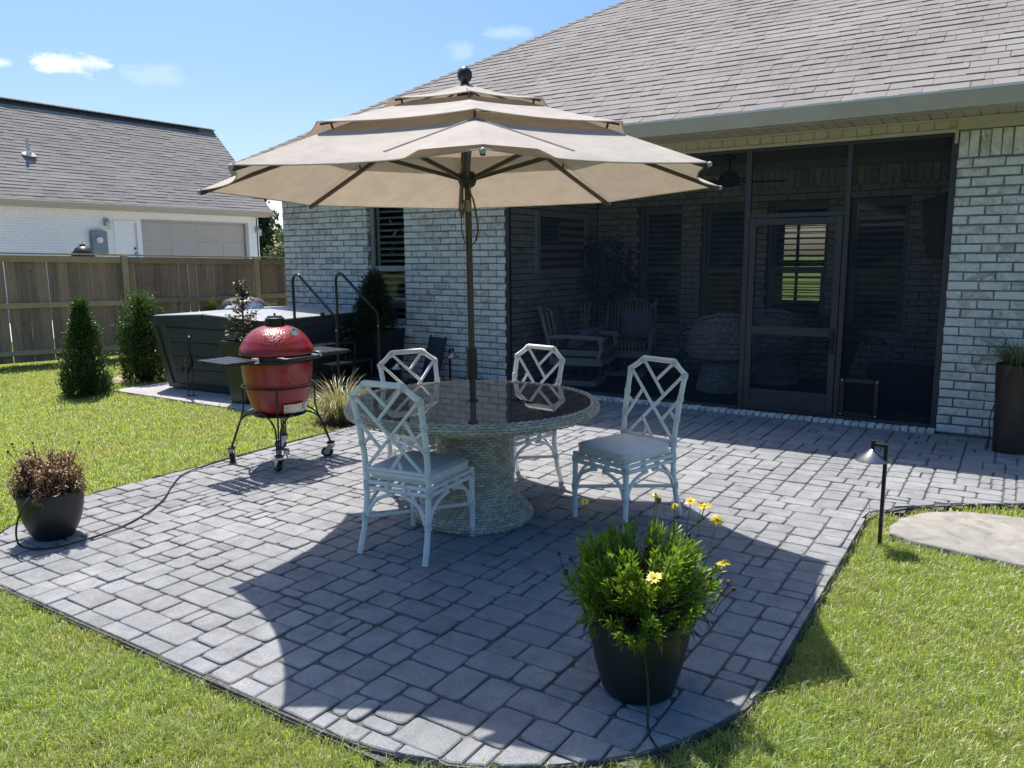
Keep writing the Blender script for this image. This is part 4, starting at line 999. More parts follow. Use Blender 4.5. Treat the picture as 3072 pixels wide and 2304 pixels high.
# ================================================================== CHAIRS
MT['rattan']=simple('white_painted_rattan',(.88,.865,.825),.42,0,.07,7,.12,90)
MT['wrap']=simple('white_painted_binding',(.78,.765,.72),.5,0,.12,20,.5,220)
MT['cushion']=m_fabric('white_cushion_vinyl',(.87,.84,.80),0,700,.06)
MT['tie']=m_fabric('pink_tie',(.5,.25,.25))
def wraps(b,p,d,r,n=3,w=.008):
    d=Vector(d).normalized(); p=Vector(p)
    for k in range(n):
        c=p+d*(k-(n-1)/2)*w; b.tube([c-d*w*.48,c-d*w*.22,c+d*w*.22,c+d*w*.48],[r*1.06,r*1.24,r*1.24,r*1.06],10,False)
def bez(a,c,b_,n=6):
    a,c,b_=Vector(a),Vector(c),Vector(b_); return [a*(1-t)**2+c*2*t*(1-t)+b_*t*t for t in [i/n for i in range(n+1)]]
def make_chair():
    ch=empty('rattan_chair'); R_=MT['rattan']
    fl=[Vector((s*.205,.235,0)) for s in (-1,1)]; hp=.885
    seat=.405
    # back posts with splayed rear legs
    def post(s): return [(s*.212,-.275,0),(s*.206,-.238,.12),(s*.20,-.212,.28),(s*.20,-.205,.40),(s*.203,-.215,.55),(s*.209,-.245,.72),(s*.214,-.285,hp)]
    for s in (-1,1):
        b=MB(); pp=[Vector(p) for p in post(s)]
        fine=[]
        for i in range(len(pp)-1):
            for k in range(3): fine.append(pp[i].lerp(pp[i+1],k/3))
        fine.append(pp[-1]); b.tube(fine,[.0164+(.0017 if k%4==2 else 0) for k in range(len(fine))],10); b.build('back_post',R_,ch,50)
    for s in (0,1):
        b=MB(); x=fl[s].x; b.tube([(x,.235,0),(x,.235,.05),(x,.235,.07),(x,.235,.075),(x,.235,.08),(x,.235,.1),(x,.235,.25),(x,.234,.265),(x,.234,.27),(x,.234,.275),(x,.234,.29),(x,.232,seat+.01)],[.0165,.0165,.0165,.0182,.0165,.0165,.0165,.0165,.0182,.0165,.0165,.0165],10); b.build('front_leg',R_,ch,50)
    def bp_(u,v):   # point on the back plane
        z=.475+v*(.955-.475); 
        y=np.interp(z,[.40,.55,.72,.885,.96],[-.205,-.215,-.245,-.285,-.302]); hw=np.interp(z,[.40,.55,.72,.885,.96],[.20,.203,.209,.214,.214])
        return Vector((u*hw,float(y),z))
    V_=(hp-.475)/(.955-.475)
    TL,TR=bp_(-1,V_),bp_(1,V_); KL,KR=bp_(-.56,1.0),bp_(.56,1.0)
    b=MB(); b.tube([KL,KR],.0165,10); b.build('top_rail',R_,ch,50)
    for a,k in ((TL,KL),(TR,KR)):
        mid=(a+k)/2+Vector((0,0,-.012)); b=MB(); b.tube(bez(a,mid,k,5),.0162,10); b.build('shoulder_rail',R_,ch,50)
    bars=[((-.95,V_-.015),(.85,.0)),((.95,V_-.015),(-.9,.03)),((.55,.98),(-.38,.567)),((-.55,.98),(-.01,.733)),((-1,.55),(-.42,.238)),((-1,.27),(-.68,.38)),((.42,.60),(1,.2)),((1,.5),(.7,.40)),((-.15,0),(.3,.254)),((.08,.13),(.2,0))]
    for a,c in bars:
        b=MB(); b.tube([bp_(*a),bp_(*c)],.0098,8); b.build('lattice_bar',R_,ch,50)
    b=MB(); b.tube([bp_(-1,-.005),bp_(1,-.005)],.0125,8); b.build('lower_back_rail',R_,ch,50)
    b=MB(); b.tube([bp_(-1,-.055),bp_(1,-.055)],.0125,8); b.build('lower_back_rail',R_,ch,50)
    # seat frame: double rails on four sides
    cs=[Vector((-.203,.235,0)),Vector((.203,.235,0)),Vector((.20,-.206,0)),Vector((-.20,-.206,0))]
    for i in range(4):
        a,c=cs[i],cs[(i+1)%4]
        for z in (seat-.012,seat-.046):
            b=MB(); b.tube([a+Vector((0,0,z)),c+Vector((0,0,z))],.0125,8); b.build('seat_rail',R_,ch,50)
        d=(c-a); 
        for f in (.36,.64):
            p=a+d*f; b=MB(); b.tube([p+Vector((0,0,seat-.064)),p+Vector((0,0,seat+.006))],.0158,8); b.build('rail_tie',MT['wrap'],ch,40)
        # arches under the rail
        for p,q in ((a,c),(c,a)):
            u=(q-p).normalized(); L=(q-p).length
            lp=Vector((p.x,p.y,.205)) if p.y>0 else Vector((p.x*1.01,p.y-.02,.205))
            pts=bez(lp+u*.016,p+u*.03+Vector((0,0,seat-.085)),p+u*(L*.44)+Vector((0,0,seat-.068)),8)
            b=MB(); b.tube(pts,.0105,8); b.build('arch',R_,ch,50)
    # crossed stretchers
    for p,q in (((-.204,.235,.185),(.205,-.226,.185)),((.204,.235,.195),(-.205,-.226,.195))):
        b=MB(); b.tube([p,q],.011,8); b.build('stretcher',R_,ch,50)
    # bindings
    b=MB()
    for s in (-1,1):
        wraps(b,(s*.205,.235,.195),(0,0,1),.017,5); wraps(b,(s*.205,.234,.372),(0,0,1),.017,4); wraps(b,(s*.205,-.226,.20),(0,.1,1),.017,5); wraps(b,(s*.20,-.206,.375),(0,0,1),.017,7)
        wraps(b,(s*.2005,-.206,.475),(0,0,1),.017,6); wraps(b,bp_(s,.55),(0,-.15,1),.017,4); wraps(b,bp_(s,.29),(0,-.1,1),.017,4); wraps(b,bp_(s,V_-.02),(0,-.15,1),.0172,4)
        wraps(b,bp_(s*.60,.975),(-s*.9,0,.9),.0165,4)
    b.build('binding',MT['wrap'],ch,40)['kind']='stuff'
    b=MB()
    for a,c in bars:
        d=bp_(*c)-bp_(*a); wraps(b,bp_(*c)-d.normalized()*.012,d,.0098,2,.006); wraps(b,bp_(*a)+d.normalized()*.012,d,.0098,2,.006)
    b.build('lattice_binding',MT['wrap'],ch,40)['kind']='stuff'
    # slats under the cushion
    for k in range(7):
        x=-.16+k*.0533; b=MB(); b.tube([(x,-.2,seat-.004),(x,.23,seat-.004)],.007,6); b.build('seat_slat',R_,ch,50)
    # cushion with piping
    def cush(x,y): return 1
    vs=[];fs=[]; N=24; rows=[(.94,.008),(1.0,.020),(1.0,.052),(.95,.066),(.80,.074),(.45,.081),(.0,.083)]
    def sup(a,k):
        c,s_=math.cos(a),math.sin(a); e=.32; x=math.copysign(abs(c)**e,c)*.213*k; y=math.copysign(abs(s_)**e,s_)*.224*k; 
        return x*(1.0-.03*(y<0)),y+.02
    vs.append((0,.02,seat+.008))
    for k,z in rows:
        if k==0: continue
        for i in range(N): x,y=sup(2*PI*(i+.5)/N,k); vs.append((x,y,seat+z))
    vs.append((0,.02,seat+rows[-1][1])); n_=len(rows)-1
    for i in range(N): fs.append((0,1+(i+1)%N,1+i))
    for r in range(n_-1):
        for i in range(N): a=1+r*N+i;c=1+r*N+(i+1)%N; fs.append((a,c,c+N,a+N))
    for i in range(N): fs.append((1+(n_-1)*N+i,1+(n_-1)*N+(i+1)%N,len(vs)-1))
    b=MB(); b.add(vs,fs); cu=b.build('cushion',MT['cushion'],ch,70)
    for z in (.0585,.014):
        b=MB(); b.tube([(*sup(2*PI*(i+.5)/48,1.003),seat+z) for i in range(48)],.0036,6,closed=True); b.build('piping',MT['cushion'],cu,60)
    b=MB(); b.tube([(.19,-.19,seat-.01),(.21,-.21,seat-.05),(.205,-.22,seat-.09),(.2,-.225,seat-.12)],.003,5); b.build('cushion_tie',MT['tie'],cu,60)
    return ch
ch0=make_chair()
CH=[((-2.742,3.275),5.7,'white rattan chair nearest the camera with its back turned'),((-3.26,4.03),-111,'white rattan chair at the far left side of the round table'),((-2.92,4.53),170,'white rattan chair behind the round table near the screen'),((-1.955,4.31),163.7,'white rattan chair right of the table with its cushion fully showing')]
for i,((x,y),a,lab) in enumerate(CH):
    o=ch0 if i==0 else copy_tree(ch0)
    o.location=(x,y,.001); o.rotation_euler=(0,0,math.radians(a)); tag(o,lab,'chair','rattan chairs around the table')
# ================================================================== UMBRELLA
um=empty('patio_umbrella',(TC[0],TC[1],0)); tag(um,'tan three tier octagonal patio umbrella with bronze pole through the table','umbrella')
tl=Matrix.Translation((TC[0],TC[1],.74))@Vector((-.0165,.0073,1)).to_track_quat('Z','X').to_matrix().to_4x4()
qz=Vector((0,0,1)).rotation_difference(Vector((-.0165,.0073,1)).normalized())
um.rotation_mode='QUATERNION'; um.rotation_quaternion=qz; um.location=Vector((TC[0],TC[1],.74))-qz@Vector((0,0,.74))
PH=math.radians(-51.7)
MT['canvas']=m_fabric('tan_canvas',(.60,.545,.48),.22,1200,.08,(1,.84,.68))
MT['umb_metal']=simple('umbrella_bronze',(.085,.068,.058),.42,.3,.1,6)
MT['tipgrey']=simple('tip_cap_grey',(.45,.43,.40),.5)
MT['umb_hub']=simple('umbrella_hub_black',(.02,.021,.024),.4)
def dirk(k): a=PH+k*PI/4; return Vector((math.cos(a),math.sin(a),0))
def tier(name,prof,pull,sag):
    """prof: list of (r,z) at the ribs from the inside out"""
    tg=empty(name,(0,0,0),0,um); nu=10
    for k in range(8):
        d0,d1=dirk(k),dirk(k+1); vs=[];fs=[]; n=len(prof)
        for i,(r,z) in enumerate(prof):
            for j in range(nu+1):
                t=j/nu; bow=4*t*(1-t); f=i/(n-1)
                p=(d0*(1-t)+d1*t)*r*(1-pull*bow*f**2); vs.append((p.x,p.y,z-sag*bow*math.sin(PI*min(1,f*.75+.1))*.8-0.004*bow*f))
        for i in range(n-1):
            for j in range(nu): a=i*(nu+1)+j; fs.append((a,a+nu+1,a+nu+2,a+1))
        b=MB(); b.add(vs,fs); b.build('panel',MT['canvas'],tg,80)
        # hem along the outer edge
        e=[Vector(vs[(n-1)*(nu+1)+j]) for j in range(nu+1)]; b=MB(); b.tube(e,.0035,5); b.build('hem',MT['canvas'],tg,60)
    return tg
main=smoothprof([(.80,2.282),(.95,2.224),(1.10,2.165),(1.32,2.078),(1.522,1.998)],3)
tier('lower_canopy',main,.064,.018)
tier('middle_canopy',smoothprof([(.40,2.438),(.557,2.386),(.80,2.308),(1.053,2.240)],3),.035,.010)
tier('top_canopy',smoothprof([(.025,2.578),(.18,2.522),(.36,2.470),(.557,2.424)],3),.035,.006)
for k in range(8):
    d=dirk(k); b=MB()
    top=d*.04+Vector((0,0,2.50)); mid=d*.8+Vector((0,0,2.232)); end=d*1.515+Vector((0,0,1.982))
    side=Vector((-d.y,d.x,0))
    for a,c in ((top,mid),(mid,end)):
        w=.010; h=.011; vs=[]
        for p in (a,c):
            for sx,sz in ((-w,-h),(w,-h),(w,h),(-w,h)): vs.append(p+side*sx+Vector((0,0,sz)))
        b.add(vs,[(0,1,2,3),(7,6,5,4),(0,4,5,1),(1,5,6,2),(2,6,7,3),(3,7,4,0)])
    rb_=b.build('rib',MT['umb_metal'],um)
    b=MB(); p=d*.055+Vector((0,0,2.055)); q=d*.74+Vector((0,0,2.243)); vs=[]
    for x in (p,q):
        for sx,sz in ((-.008,-.011),(.008,-.011),(.008,.011),(-.008,.011)): vs.append(x+side*sx+Vector((0,0,sz)))
    b.add(vs,[(0,1,2,3),(7,6,5,4),(0,4,5,1),(1,5,6,2),(2,6,7,3),(3,7,4,0)]); b.build('strut',MT['umb_metal'],um)
    b=MB(); b.ball(d*1.525+Vector((0,0,1.99)),.013,8,6); b.ball(d*.745+Vector((0,0,2.225)),.018,8,6); b.build('rib_tip',MT['tipgrey'],rb_,60)
    for r0,z0,r1,z1 in ((.95,2.185,.97,2.245),(.48,2.35,.50,2.425)):      # small stand-off struts under the upper tiers
        b=MB(); b.tube([d*r0+Vector((0,0,z0)),d*r1+Vector((0,0,z1))],.006,6); b.build('vent_strut',MT['umb_metal'],rb_)
    for (r0,z0,r1,z1) in ((.05,2.50,1.035,2.238),(.04,2.565,.545,2.422)):
        b=MB(); b.tube([d*r0+Vector((0,0,z0-.01)),d*r1+Vector((0,0,z1-.008))],.006,6); b.build('vent_rib',MT['umb_metal'],rb_)
# stitched corner patch on the near corner
d0=dirk(0); s0=Vector((-d0.y,d0.x,0)); b=MB()
def canz(r): return float(np.interp(r,[p[0] for p in main],[p[1] for p in main]))
def cpt(r,s,up_=.007):
    k=abs(s)/max(r*math.tan(PI/8),1e-6); return d0*(r-abs(s)*math.tan(PI/8)*1.0)+s0*s+Vector((0,0,canz(r)+up_-.004*k))
ap=cpt(1.02,0,.012)
L_=[cpt(1.02+.48*i/6,-.40*i/6) for i in range(7)]; Rr=[cpt(1.02+.48*i/6,.40*i/6) for i in range(7)]
for pl in (L_,Rr):
    for i in range(6):
        a,c=pl[i],pl[i+1]; m0=cpt(1.02+.48*i/6,0,.012); m1=cpt(1.02+.48*(i+1)/6,0,.012); b.add([m0,a,c,m1],[(0,1,2,3)])
b.build('corner_patch',MT['canvas'],um,80)
b=MB()
for pl in (L_,Rr): b.tube([p+Vector((0,0,.004)) for p in pl],.003,5)
b.build('patch_hem',simple('patch_binding',(.40,.36,.35),.8),um)
b=MB(); b.tube([(0,0,.30),(0,0,2.50)],.0195,16); b.build('pole',MT['umb_metal'],um,50)
b=MB(); b.lathe([(.022,.866),(.0315,.868),(.0315,1.056),(.022,1.058)],20); b.build('pole_sleeve',MT['umb_hub'],um,40)
b=MB(); b.lathe([(.0205,1.863),(.0212,1.865),(.0212,1.927),(.0205,1.929)],20); b.build('pole_band',simple('beige_band',(.30,.28,.17),.5),um,40)
b=MB(); b.lathe([(.024,2.0),(.045,2.015),(.055,2.04),(.055,2.075),(.045,2.09),(.022,2.095)],8); b.build('runner_hub',MT['umb_hub'],um)
b=MB(); b.lathe([(.022,2.46),(.05,2.48),(.05,2.53),(.02,2.55)],12); b.build('top_hub',MT['umb_hub'],um)
b=MB(); b.lathe([(.034,2.572),(.026,2.585),(.022,2.592),(.034,2.603),(.043,2.625),(.042,2.645),(.030,2.667),(.012,2.678),(.001,2.680)],20,cap=(True,False)); b.build('finial',MT['umb_hub'],um,60)
rp=simple('grey_brown_rope',(.13,.10,.085),.9)
cr=Vector((TC[1],-TC[0],0)).normalized(); cf=Vector((-TC[0],-TC[1],0)).normalized()      # right of / toward the standpoint
def rl(pts): return [cr*x+cf*y+Vector((0,0,z)) for x,y,z in pts]
b=MB()
b.tube(rl([(-.028,.012,2.35),(-.028,.014,2.1),(-.034,.016,1.95),(-.032,.016,1.87)]),.0035,6); b.tube(rl([(-.022,.014,2.35),(-.024,.015,2.1),(-.028,.018,1.95),(-.03,.016,1.87)]),.0035,6)
b.tube(rl([(-.038,.01,1.86),(-.042,.012,1.80),(-.040,.014,1.75),(-.026,.018,1.69),(-.01,.022,1.66)]),.0032,6)
b.tube(rl([(.02,.02,1.965),(.034,.018,1.93),(.046,.016,1.87),(.056,.016,1.80),(.058,.018,1.755),(.046,.02,1.70),(.022,.024,1.672)]),.0032,6)
b.tube(rl([(.018,.02,1.96),(.03,.02,1.93),(.042,.018,1.86),(.052,.018,1.79),(.05,.02,1.735),(.036,.022,1.69),(.015,.024,1.665)]),.0032,6)
b.build('pull_cord',rp,um,60)
b=MB()
for k in range(5): b.tube(rl([(-.058+.01*k*.5,.016,1.875-.004*k),(-.04,.026,1.865-.006*k),(-.022,.02,1.885-.004*k)]),.004,6)
b.tube(rl([(-.045,.02,1.86),(-.05,.02,1.84),(-.035,.022,1.835),(-.025,.02,1.85),(-.02,.02,1.9),(-.024,.02,1.93)]),.004,6); b.build('cord_knot',rp,um,60)
b=MB()
for k in range(11):
    z=2.03-.010*k; x=.006+.0022*k
    b.tube(rl([(x-.004,.024,z),(x,.028 if k%2 else .024,z+.006),(x+.004,.024,z),(x,.024,z-.006)]),.0013,4,closed=True)
b.build('locking_chain',simple('steel_chain',(.55,.55,.54),.35,.8),um)
# ================================================================== RED KAMADO GRILL
GC=(-4.895,4.155); gr=empty('red_kamado_grill',(GC[0],GC[1],.0),math.radians(84)); tag(gr,'red ceramic kamado grill on black wheeled cart with side shelves','grill')
def m_redglaze():
    t=NT('red_dimpled_glaze'); p=t.pos((1,1,2.1)); v=t.vor(p,74,'SMOOTH_F1'); n=t.noise(p,16,3)
    z=t.n('ShaderNodeSeparateXYZ'); t.set(z.inputs[0],t.pos()); 
    sm=t.math('MAXIMUM',t.math('MULTIPLY',t.math('GREATER_THAN',z.outputs['Z'],.955),1.0),t.math('MULTIPLY',t.math('LESS_THAN',z.outputs['Z'],.745),1.0))   # the bands next to the rim are smooth
    h=t.math('MULTIPLY',t.math('ADD',v,t.math('MULTIPLY',n,.35)),sm)
    c=t.ramp(t.noise(t.pos(),5,4),[(.3,(.25,.015,.014)),(.7,(.35,.025,.021))])
    return t.end(t.bsdf(c,.30,0,t.bump(h,.42,.010),.5,.35))
RG=m_redglaze(); BS=simple('black_steel',(.016,.016,.017),.36,.2,.15,12); ZN=simple('zinc_steel',(.58,.59,.60),.32,.85,.1,20); RU=simple('black_rubber',(.02,.02,.02),.7)
b=MB(); b.lathe(smoothprof([(.125,.388),(.165,.398),(.205,.44),(.236,.53),(.258,.63),(.270,.73),(.274,.79),(.274,.80)],6),56,cap=(True,False)); b.build('base_bowl',RG,gr,70)
b=MB(); b.lathe(smoothprof([(.276,.862),(.286,.872),(.287,.89),(.279,.915),(.262,.945),(.238,.985),(.200,1.027),(.150,1.06),(.095,1.078),(.06,1.083)],6),56); b.build('dome',RG,gr,70)
b=MB(); b.lathe([(.272,.80),(.283,.802),(.284,.828),(.276,.83),(.276,.834),(.284,.836),(.285,.86),(.274,.862)],56); b.build('steel_band',BS,gr,30)
b=MB(); b.lathe([(.078,1.066),(.079,1.072),(.076,1.128),(.07,1.133)],32); b.build('chimney_collar',BS,gr,40)
b=MB(); b.lathe([(.0,1.131),(.072,1.131),(.074,1.14),(.06,1.145),(.056,1.156),(.02,1.158),(.008,1.16),(.008,1.178),(.001,1.18)],32); b.build('vent_cap',BS,gr,30)
# thermometer on the front of the dome (front = local -y)
th=empty('thermometer',(0,-.232,1.035),0,gr); th.rotation_euler=(math.radians(57),0,0)
b=MB(); b.lathe([(.034,0),(.036,.012),(.034,.018),(.029,.019)],28,cap=(True,False)); b.build('bezel',ZN,th,40)
b=MB(); b.lathe([(.0005,.0165),(.03,.0165)],28); b.build('dial_face',simple('dial_face',(.36,.42,.40),.25),th)
b=MB(); b.box(-.0012,.0012,0,.022,.0172,.0182); b.build('needle',simple('needle_red',(.4,.05,.04),.4),th)
b=MB(); b.tube([(-.17,-.255,.85),(-.15,-.335,.848),(-.10,-.355,.848),(.10,-.355,.848),(.15,-.335,.848),(.17,-.255,.85)],.012,8); b.build('front_handle',BS,gr,50)
for s in (-1,1):
    b=MB(); b.bbox(s*.15-.02,s*.15+.02,-.30,-.235,.838,.862,.005); b.build('handle_bracket',ZN,gr)
# vent plate with the small dark maker's mark
def ring_pt(r,a,z): return (r*math.sin(a),-r*math.cos(a),z)
b=MB(); vs=[];fs=[]; n=10
for i in range(n+1):
    a=math.radians(-27)+math.radians(54)*i/n
    vs+=[ring_pt(.2265,a,.415),ring_pt(.2455,a,.485)]
for i in range(n): fs.append((2*i,2*i+2,2*i+3,2*i+1))
b.add(vs,fs); b.build('vent_plate',simple('brushed_steel',(.50,.49,.46),.38,.75,.15,30),gr,60)
b=MB(); 
for pts in (((.20,.452),(.20,.474)),((.20,.462),(.30,.475)),((.20,.462),(.30,.446)),((.17,.44),(.33,.44))):
    b.tube([ring_pt(.2265+.02*(z-.415)/.07+.0012,a,z) for a,z in pts],.0022,5)
b.build('maker_mark',simple('etched_mark',(.14,.12,.11),.5),gr)
b=MB(); b.box(-.05,.05,.24,.32,.78,.88); b.box(-.02,.02,.27,.30,.6,.8); b.build('hinge',BS,gr)
# cart
b=MB(); b.tube([(.278*math.cos(a),.278*math.sin(a),.612) for a in np.linspace(0,2*PI,48,endpoint=False)],.0075,8,closed=True); b.build('upper_ring',BS,gr,50)
b=MB(); b.tube([(.20*math.cos(a),.20*math.sin(a),.385) for a in np.linspace(0,2*PI,40,endpoint=False)],.007,8,closed=True); b.build('lower_ring',BS,gr,50)
b=MB(); b.lathe([(.205,.378),(.12,.374),(.0,.374)],24); b.build('ash_tray',BS,gr)
LA=[math.radians(45+90*k+7) for k in range(4)]
for a in LA:
    d=Vector((math.cos(a),math.sin(a),0)); t_=Vector((-d.y,d.x,0)); leg=empty('cart_leg',(0,0,0),0,gr)
    b=MB(); foot=d*.385; kn=d*.30
    b.tube([d*.278+Vector((0,0,.612)),d*.274+Vector((0,0,.45)),d*.292+Vector((0,0,.37)),foot*.98+Vector((0,0,.13))],.0068,8); b.build('upright',BS,leg,50)
    for s in (-1,1):
        na=a+s*PI/4; md=Vector((math.cos(na),math.sin(na),0))
        pts=[foot*1.0+t_*s*.014+Vector((0,0,.118)),d*.335+t_*s*.016+Vector((0,0,.26))]+bez(d*.315+t_*s*.02+Vector((0,0,.31)),d*.275+t_*s*.06+Vector((0,0,.415)),md*.205+Vector((0,0,.412)),7)
        b=MB(); b.tube(pts,.0068,8); b.build('arched_rod',BS,leg,50)
    cst=empty('caster',foot,0,gr); cst.scale=(1.3,1.3,1.0); cst.rotation_euler=(0,0,{0:2.6,1:.9,2:1.4,3:2.2}[LA.index(a)])
    b=MB(); b.bbox(-.022,.022,-.022,.022,.112,.128,.004); b.build('mount',BS,cst)
    b=MB(); b.lathe([(.022,.112),(.024,.098),(.02,.092)],16); 
    for s in (-1,1): b.prism([(-.026,.094),(.02,.094),(.042,.035),(.03,.026),(.018,.03)],s*.0165-.002,s*.0165+.002)
    b.build('fork',ZN,cst,40)
    b=MB(); b.bbox(.0,.062,-.012,.012,.078,.086,.003,T(0,0,0,0,0,.22)); b.build('brake_lever',ZN,cst)
    b=MB(); b.lathe([(.022,-.0125),(.034,-.0135),(.0375,-.008),(.0375,.008),(.034,.0135),(.022,.0125)],24); o=b.build('tyre',RU,cst,40); o.rotation_euler=(PI/2,0,0); o.location=(.026,0,.038)
    b=MB(); b.lathe([(.001,-.0145),(.009,-.0145),(.010,-.010),(.0225,-.010),(.0225,.010),(.010,.010),(.009,.0145),(.001,.0145)],20); o=b.build('wheel_hub',ZN,cst,40); o.rotation_euler=(PI/2,0,0); o.location=(.026,0,.038)
for s in (-1,1):
    sh_=empty('side_shelf',(0,0,0),0,gr)
    for y in (-.15,.13):
        b=MB(); b.bbox(min(s*.26,s*.575),max(s*.26,s*.575),y-.012,y+.012,.822,.842,.003); b.build('shelf_arm',BS,sh_)
    for k in range(4):
        x=s*(.335+k*.068); b=MB(); b.bbox(x-.029,x+.029,-.205,.185,.843,.853,.003); b.build('slat',BS,sh_)
    b=MB(); b.bbox(s*.29-.02,s*.29+.02,-.17,-.12,.82,.862,.004); b.build('shelf_clip',ZN,sh_)
# ================================================================== HOT TUB
SPC=(-8.08,6.68); spa=empty('hot_tub',(SPC[0],SPC[1],0),math.radians(3)); tag(spa,'dark grey hot tub with padded grey cover beside the brick wall','hot tub')
SPG=simple('spa_panel_grey_green',(.052,.060,.058),.5,0,.12,3,.1,60); SPD=simple('spa_black_trim',(.030,.034,.036),.45); CVR=simple('spa_cover_vinyl',(.36,.358,.36),.42,0,.10,4,.12,50,.5); CVS=simple('spa_cover_skirt',(.045,.052,.055),.45,0,.1,5,.1,60)
def rrect(hx,hy,r,n=5):
    o=[]
    for cx,cy,a0 in ((hx-r,hy-r,0),(-hx+r,hy-r,PI/2),(-hx+r,-hy+r,PI),(hx-r,-hy+r,1.5*PI)):
        for k in range(n+1): a=a0+PI/2*k/n; o.append((cx+r*math.cos(a),cy+r*math.sin(a)))
    return o
def loft(b,rings):
    n=len(rings[0][0]); vs=[];fs=[]
    for pts,z in rings: vs+=[(x,y,z) for x,y in pts]
    for i in range(len(rings)-1):
        for k in range(n): fs.append((i*n+k,i*n+(k+1)%n,(i+1)*n+(k+1)%n,(i+1)*n+k))
    fs.append(tuple(range(n))[::-1]); fs.append(tuple((len(rings)-1)*n+k for k in range(n))); b.add(vs,fs)
HX,HY=1.0,.93
b=MB(); loft(b,[(rrect(HX-.14,HY-.14,.12),.01),(rrect(HX-.135,HY-.135,.12),.10),(rrect(HX-.09,HY-.09,.12),.40),(rrect(HX-.05,HY-.05,.12),.70),(rrect(HX-.03,HY-.03,.12),.80)]); b.build('cabinet',SPG,spa,40)
b=MB(); loft(b,[(rrect(HX-.125,HY-.125,.13),.005),(rrect(HX-.12,HY-.12,.13),.075),(rrect(HX-.14,HY-.14,.13),.08)]); b.build('base_skirt',SPD,spa,40)
for sx in (-1,1):
    for sy in (-1,1):
        b=MB(); w=.10
        pts0=[(sx*(HX-.13),sy*(HY-.13)),(sx*(HX-.13-w),sy*(HY-.128)),(sx*(HX-.15-w),sy*(HY-.2)),(sx*(HX-.2),sy*(HY-.15-w)),(sx*(HX-.128),sy*(HY-.13-w))]
        pts1=[(sx*(HX-.025),sy*(HY-.025)),(sx*(HX-.025-w),sy*(HY-.018)),(sx*(HX-.05-w),sy*(HY-.1)),(sx*(HX-.1),sy*(HY-.05-w)),(sx*(HX-.018),sy*(HY-.025-w))]
        loft(b,[(pts0,.02),(pts1,.80)]); b.fix=True; b.build('corner_post',SPD,spa)
for k in range(4):                    # horizontal panel boards on the near side
    z0=.11+k*.17; f=.135-.13*(z0/.8); b=MB(); b.bbox(-HX+.30,HX-.30,-HY+f-.012,-HY+f+.03,z0,z0+.162,.006,Matrix.Identity(4)); o=b.build('panel_board',SPG,spa); o.rotation_euler=(.13,0,0); o.location=(0,-.105+.0*k,-.0) if False else (0,0,0); o.rotation_euler=(0,0,0)
b=MB(); loft(b,[(rrect(HX-.02,HY-.02,.13),.795),(rrect(HX-.0,HY-.0,.14),.80),(rrect(HX+.0,HY+.0,.14),.872)]); b.build('cover_skirt',CVS,spa,40)
for s in (-1,1):
    cv=MB(); h0,h1=.895,.955
    P0=[(s*x,y) for x,y in ((.006,-HY),(HX-.14,-HY),(HX-.04,-HY+.04),(HX+.005,-HY+.14),(HX+.005,HY-.14),(HX-.04,HY-.04),(HX-.14,HY),(.006,HY))]
    vs=[(x,y,.872) for x,y in P0]+[(x,y,h1-.045*abs(x)/HX) for x,y in P0]+[(x*.985,y*.985,h1+.008-.045*abs(x)/HX) for x,y in P0]; n=8
    fs=[tuple(range(n)),tuple(2*n+k for k in range(n))]+[(k,(k+1)%n,n+(k+1)%n,n+k) for k in range(n)]+[(n+k,n+(k+1)%n,2*n+(k+1)%n,2*n+k) for k in range(n)]
    cv.add(vs,fs); cv.fix=True; cv.mi=[1]*len(fs); cv.mi[1]=0; cv.build('cover_half',[CVR,CVS],spa)
b=MB(); b.bbox(HX-.005,HX+.02,-.03,.03,.87,.955,.006); b.build('handle_strap',SPD,spa)
b=MB(); b.bbox(-HX-.02,-HX+.03,-.55,-.42,.62,.74,.01); b.bbox(-HX+.0,-HX+.04,-.53,-.44,.5,.62,.01); b.build('control_panel',SPD,spa)
# towels on the cover
tw=empty('folded_towels',(-8.9,6.95,.93)); tag(tw,'pile of pink and aqua swim towels lying on the tub cover','towels')
for nm,col,ctr,sz,seed in (('aqua_towel',(.30,.50,.52),(0,0,.03),(.22,.13,.055),1),('pink_towel',(.62,.16,.30),(.03,-.07,.018),(.2,.07,.03),2),('white_towel',(.72,.72,.72),(.2,.06,.045),(.2,.15,.08),3),('red_towel',(.45,.12,.14),(.10,.0,.08),(.06,.05,.045),4)):
    r=np.random.RandomState(seed); b=MB(); vs=[];fs=[];nu,nv=18,7
    for i in range(nv+1):
        t=i/nv*PI/2
        for k in range(nu):
            a=2*PI*k/nu; w=1+.13*math.sin(3*a+seed)+.09*math.sin(7*a+seed*2)+.05*math.sin(11*a); vs.append((ctr[0]+sz[0]*math.cos(t)*math.cos(a)*w,ctr[1]+sz[1]*math.cos(t)*math.sin(a)*w,max(.0,sz[2]*math.sin(t)*(1+.25*math.sin(4*a+seed))+.012*math.sin(9*a+i))))
    for i in range(nv):
        for k in range(nu): fs.append((i*nu+k,i*nu+(k+1)%nu,(i+1)*nu+(k+1)%nu,(i+1)*nu+k))
    b.add(vs,fs); b.build(nm,m_fabric(nm,col,0,500,.15),tw,80)
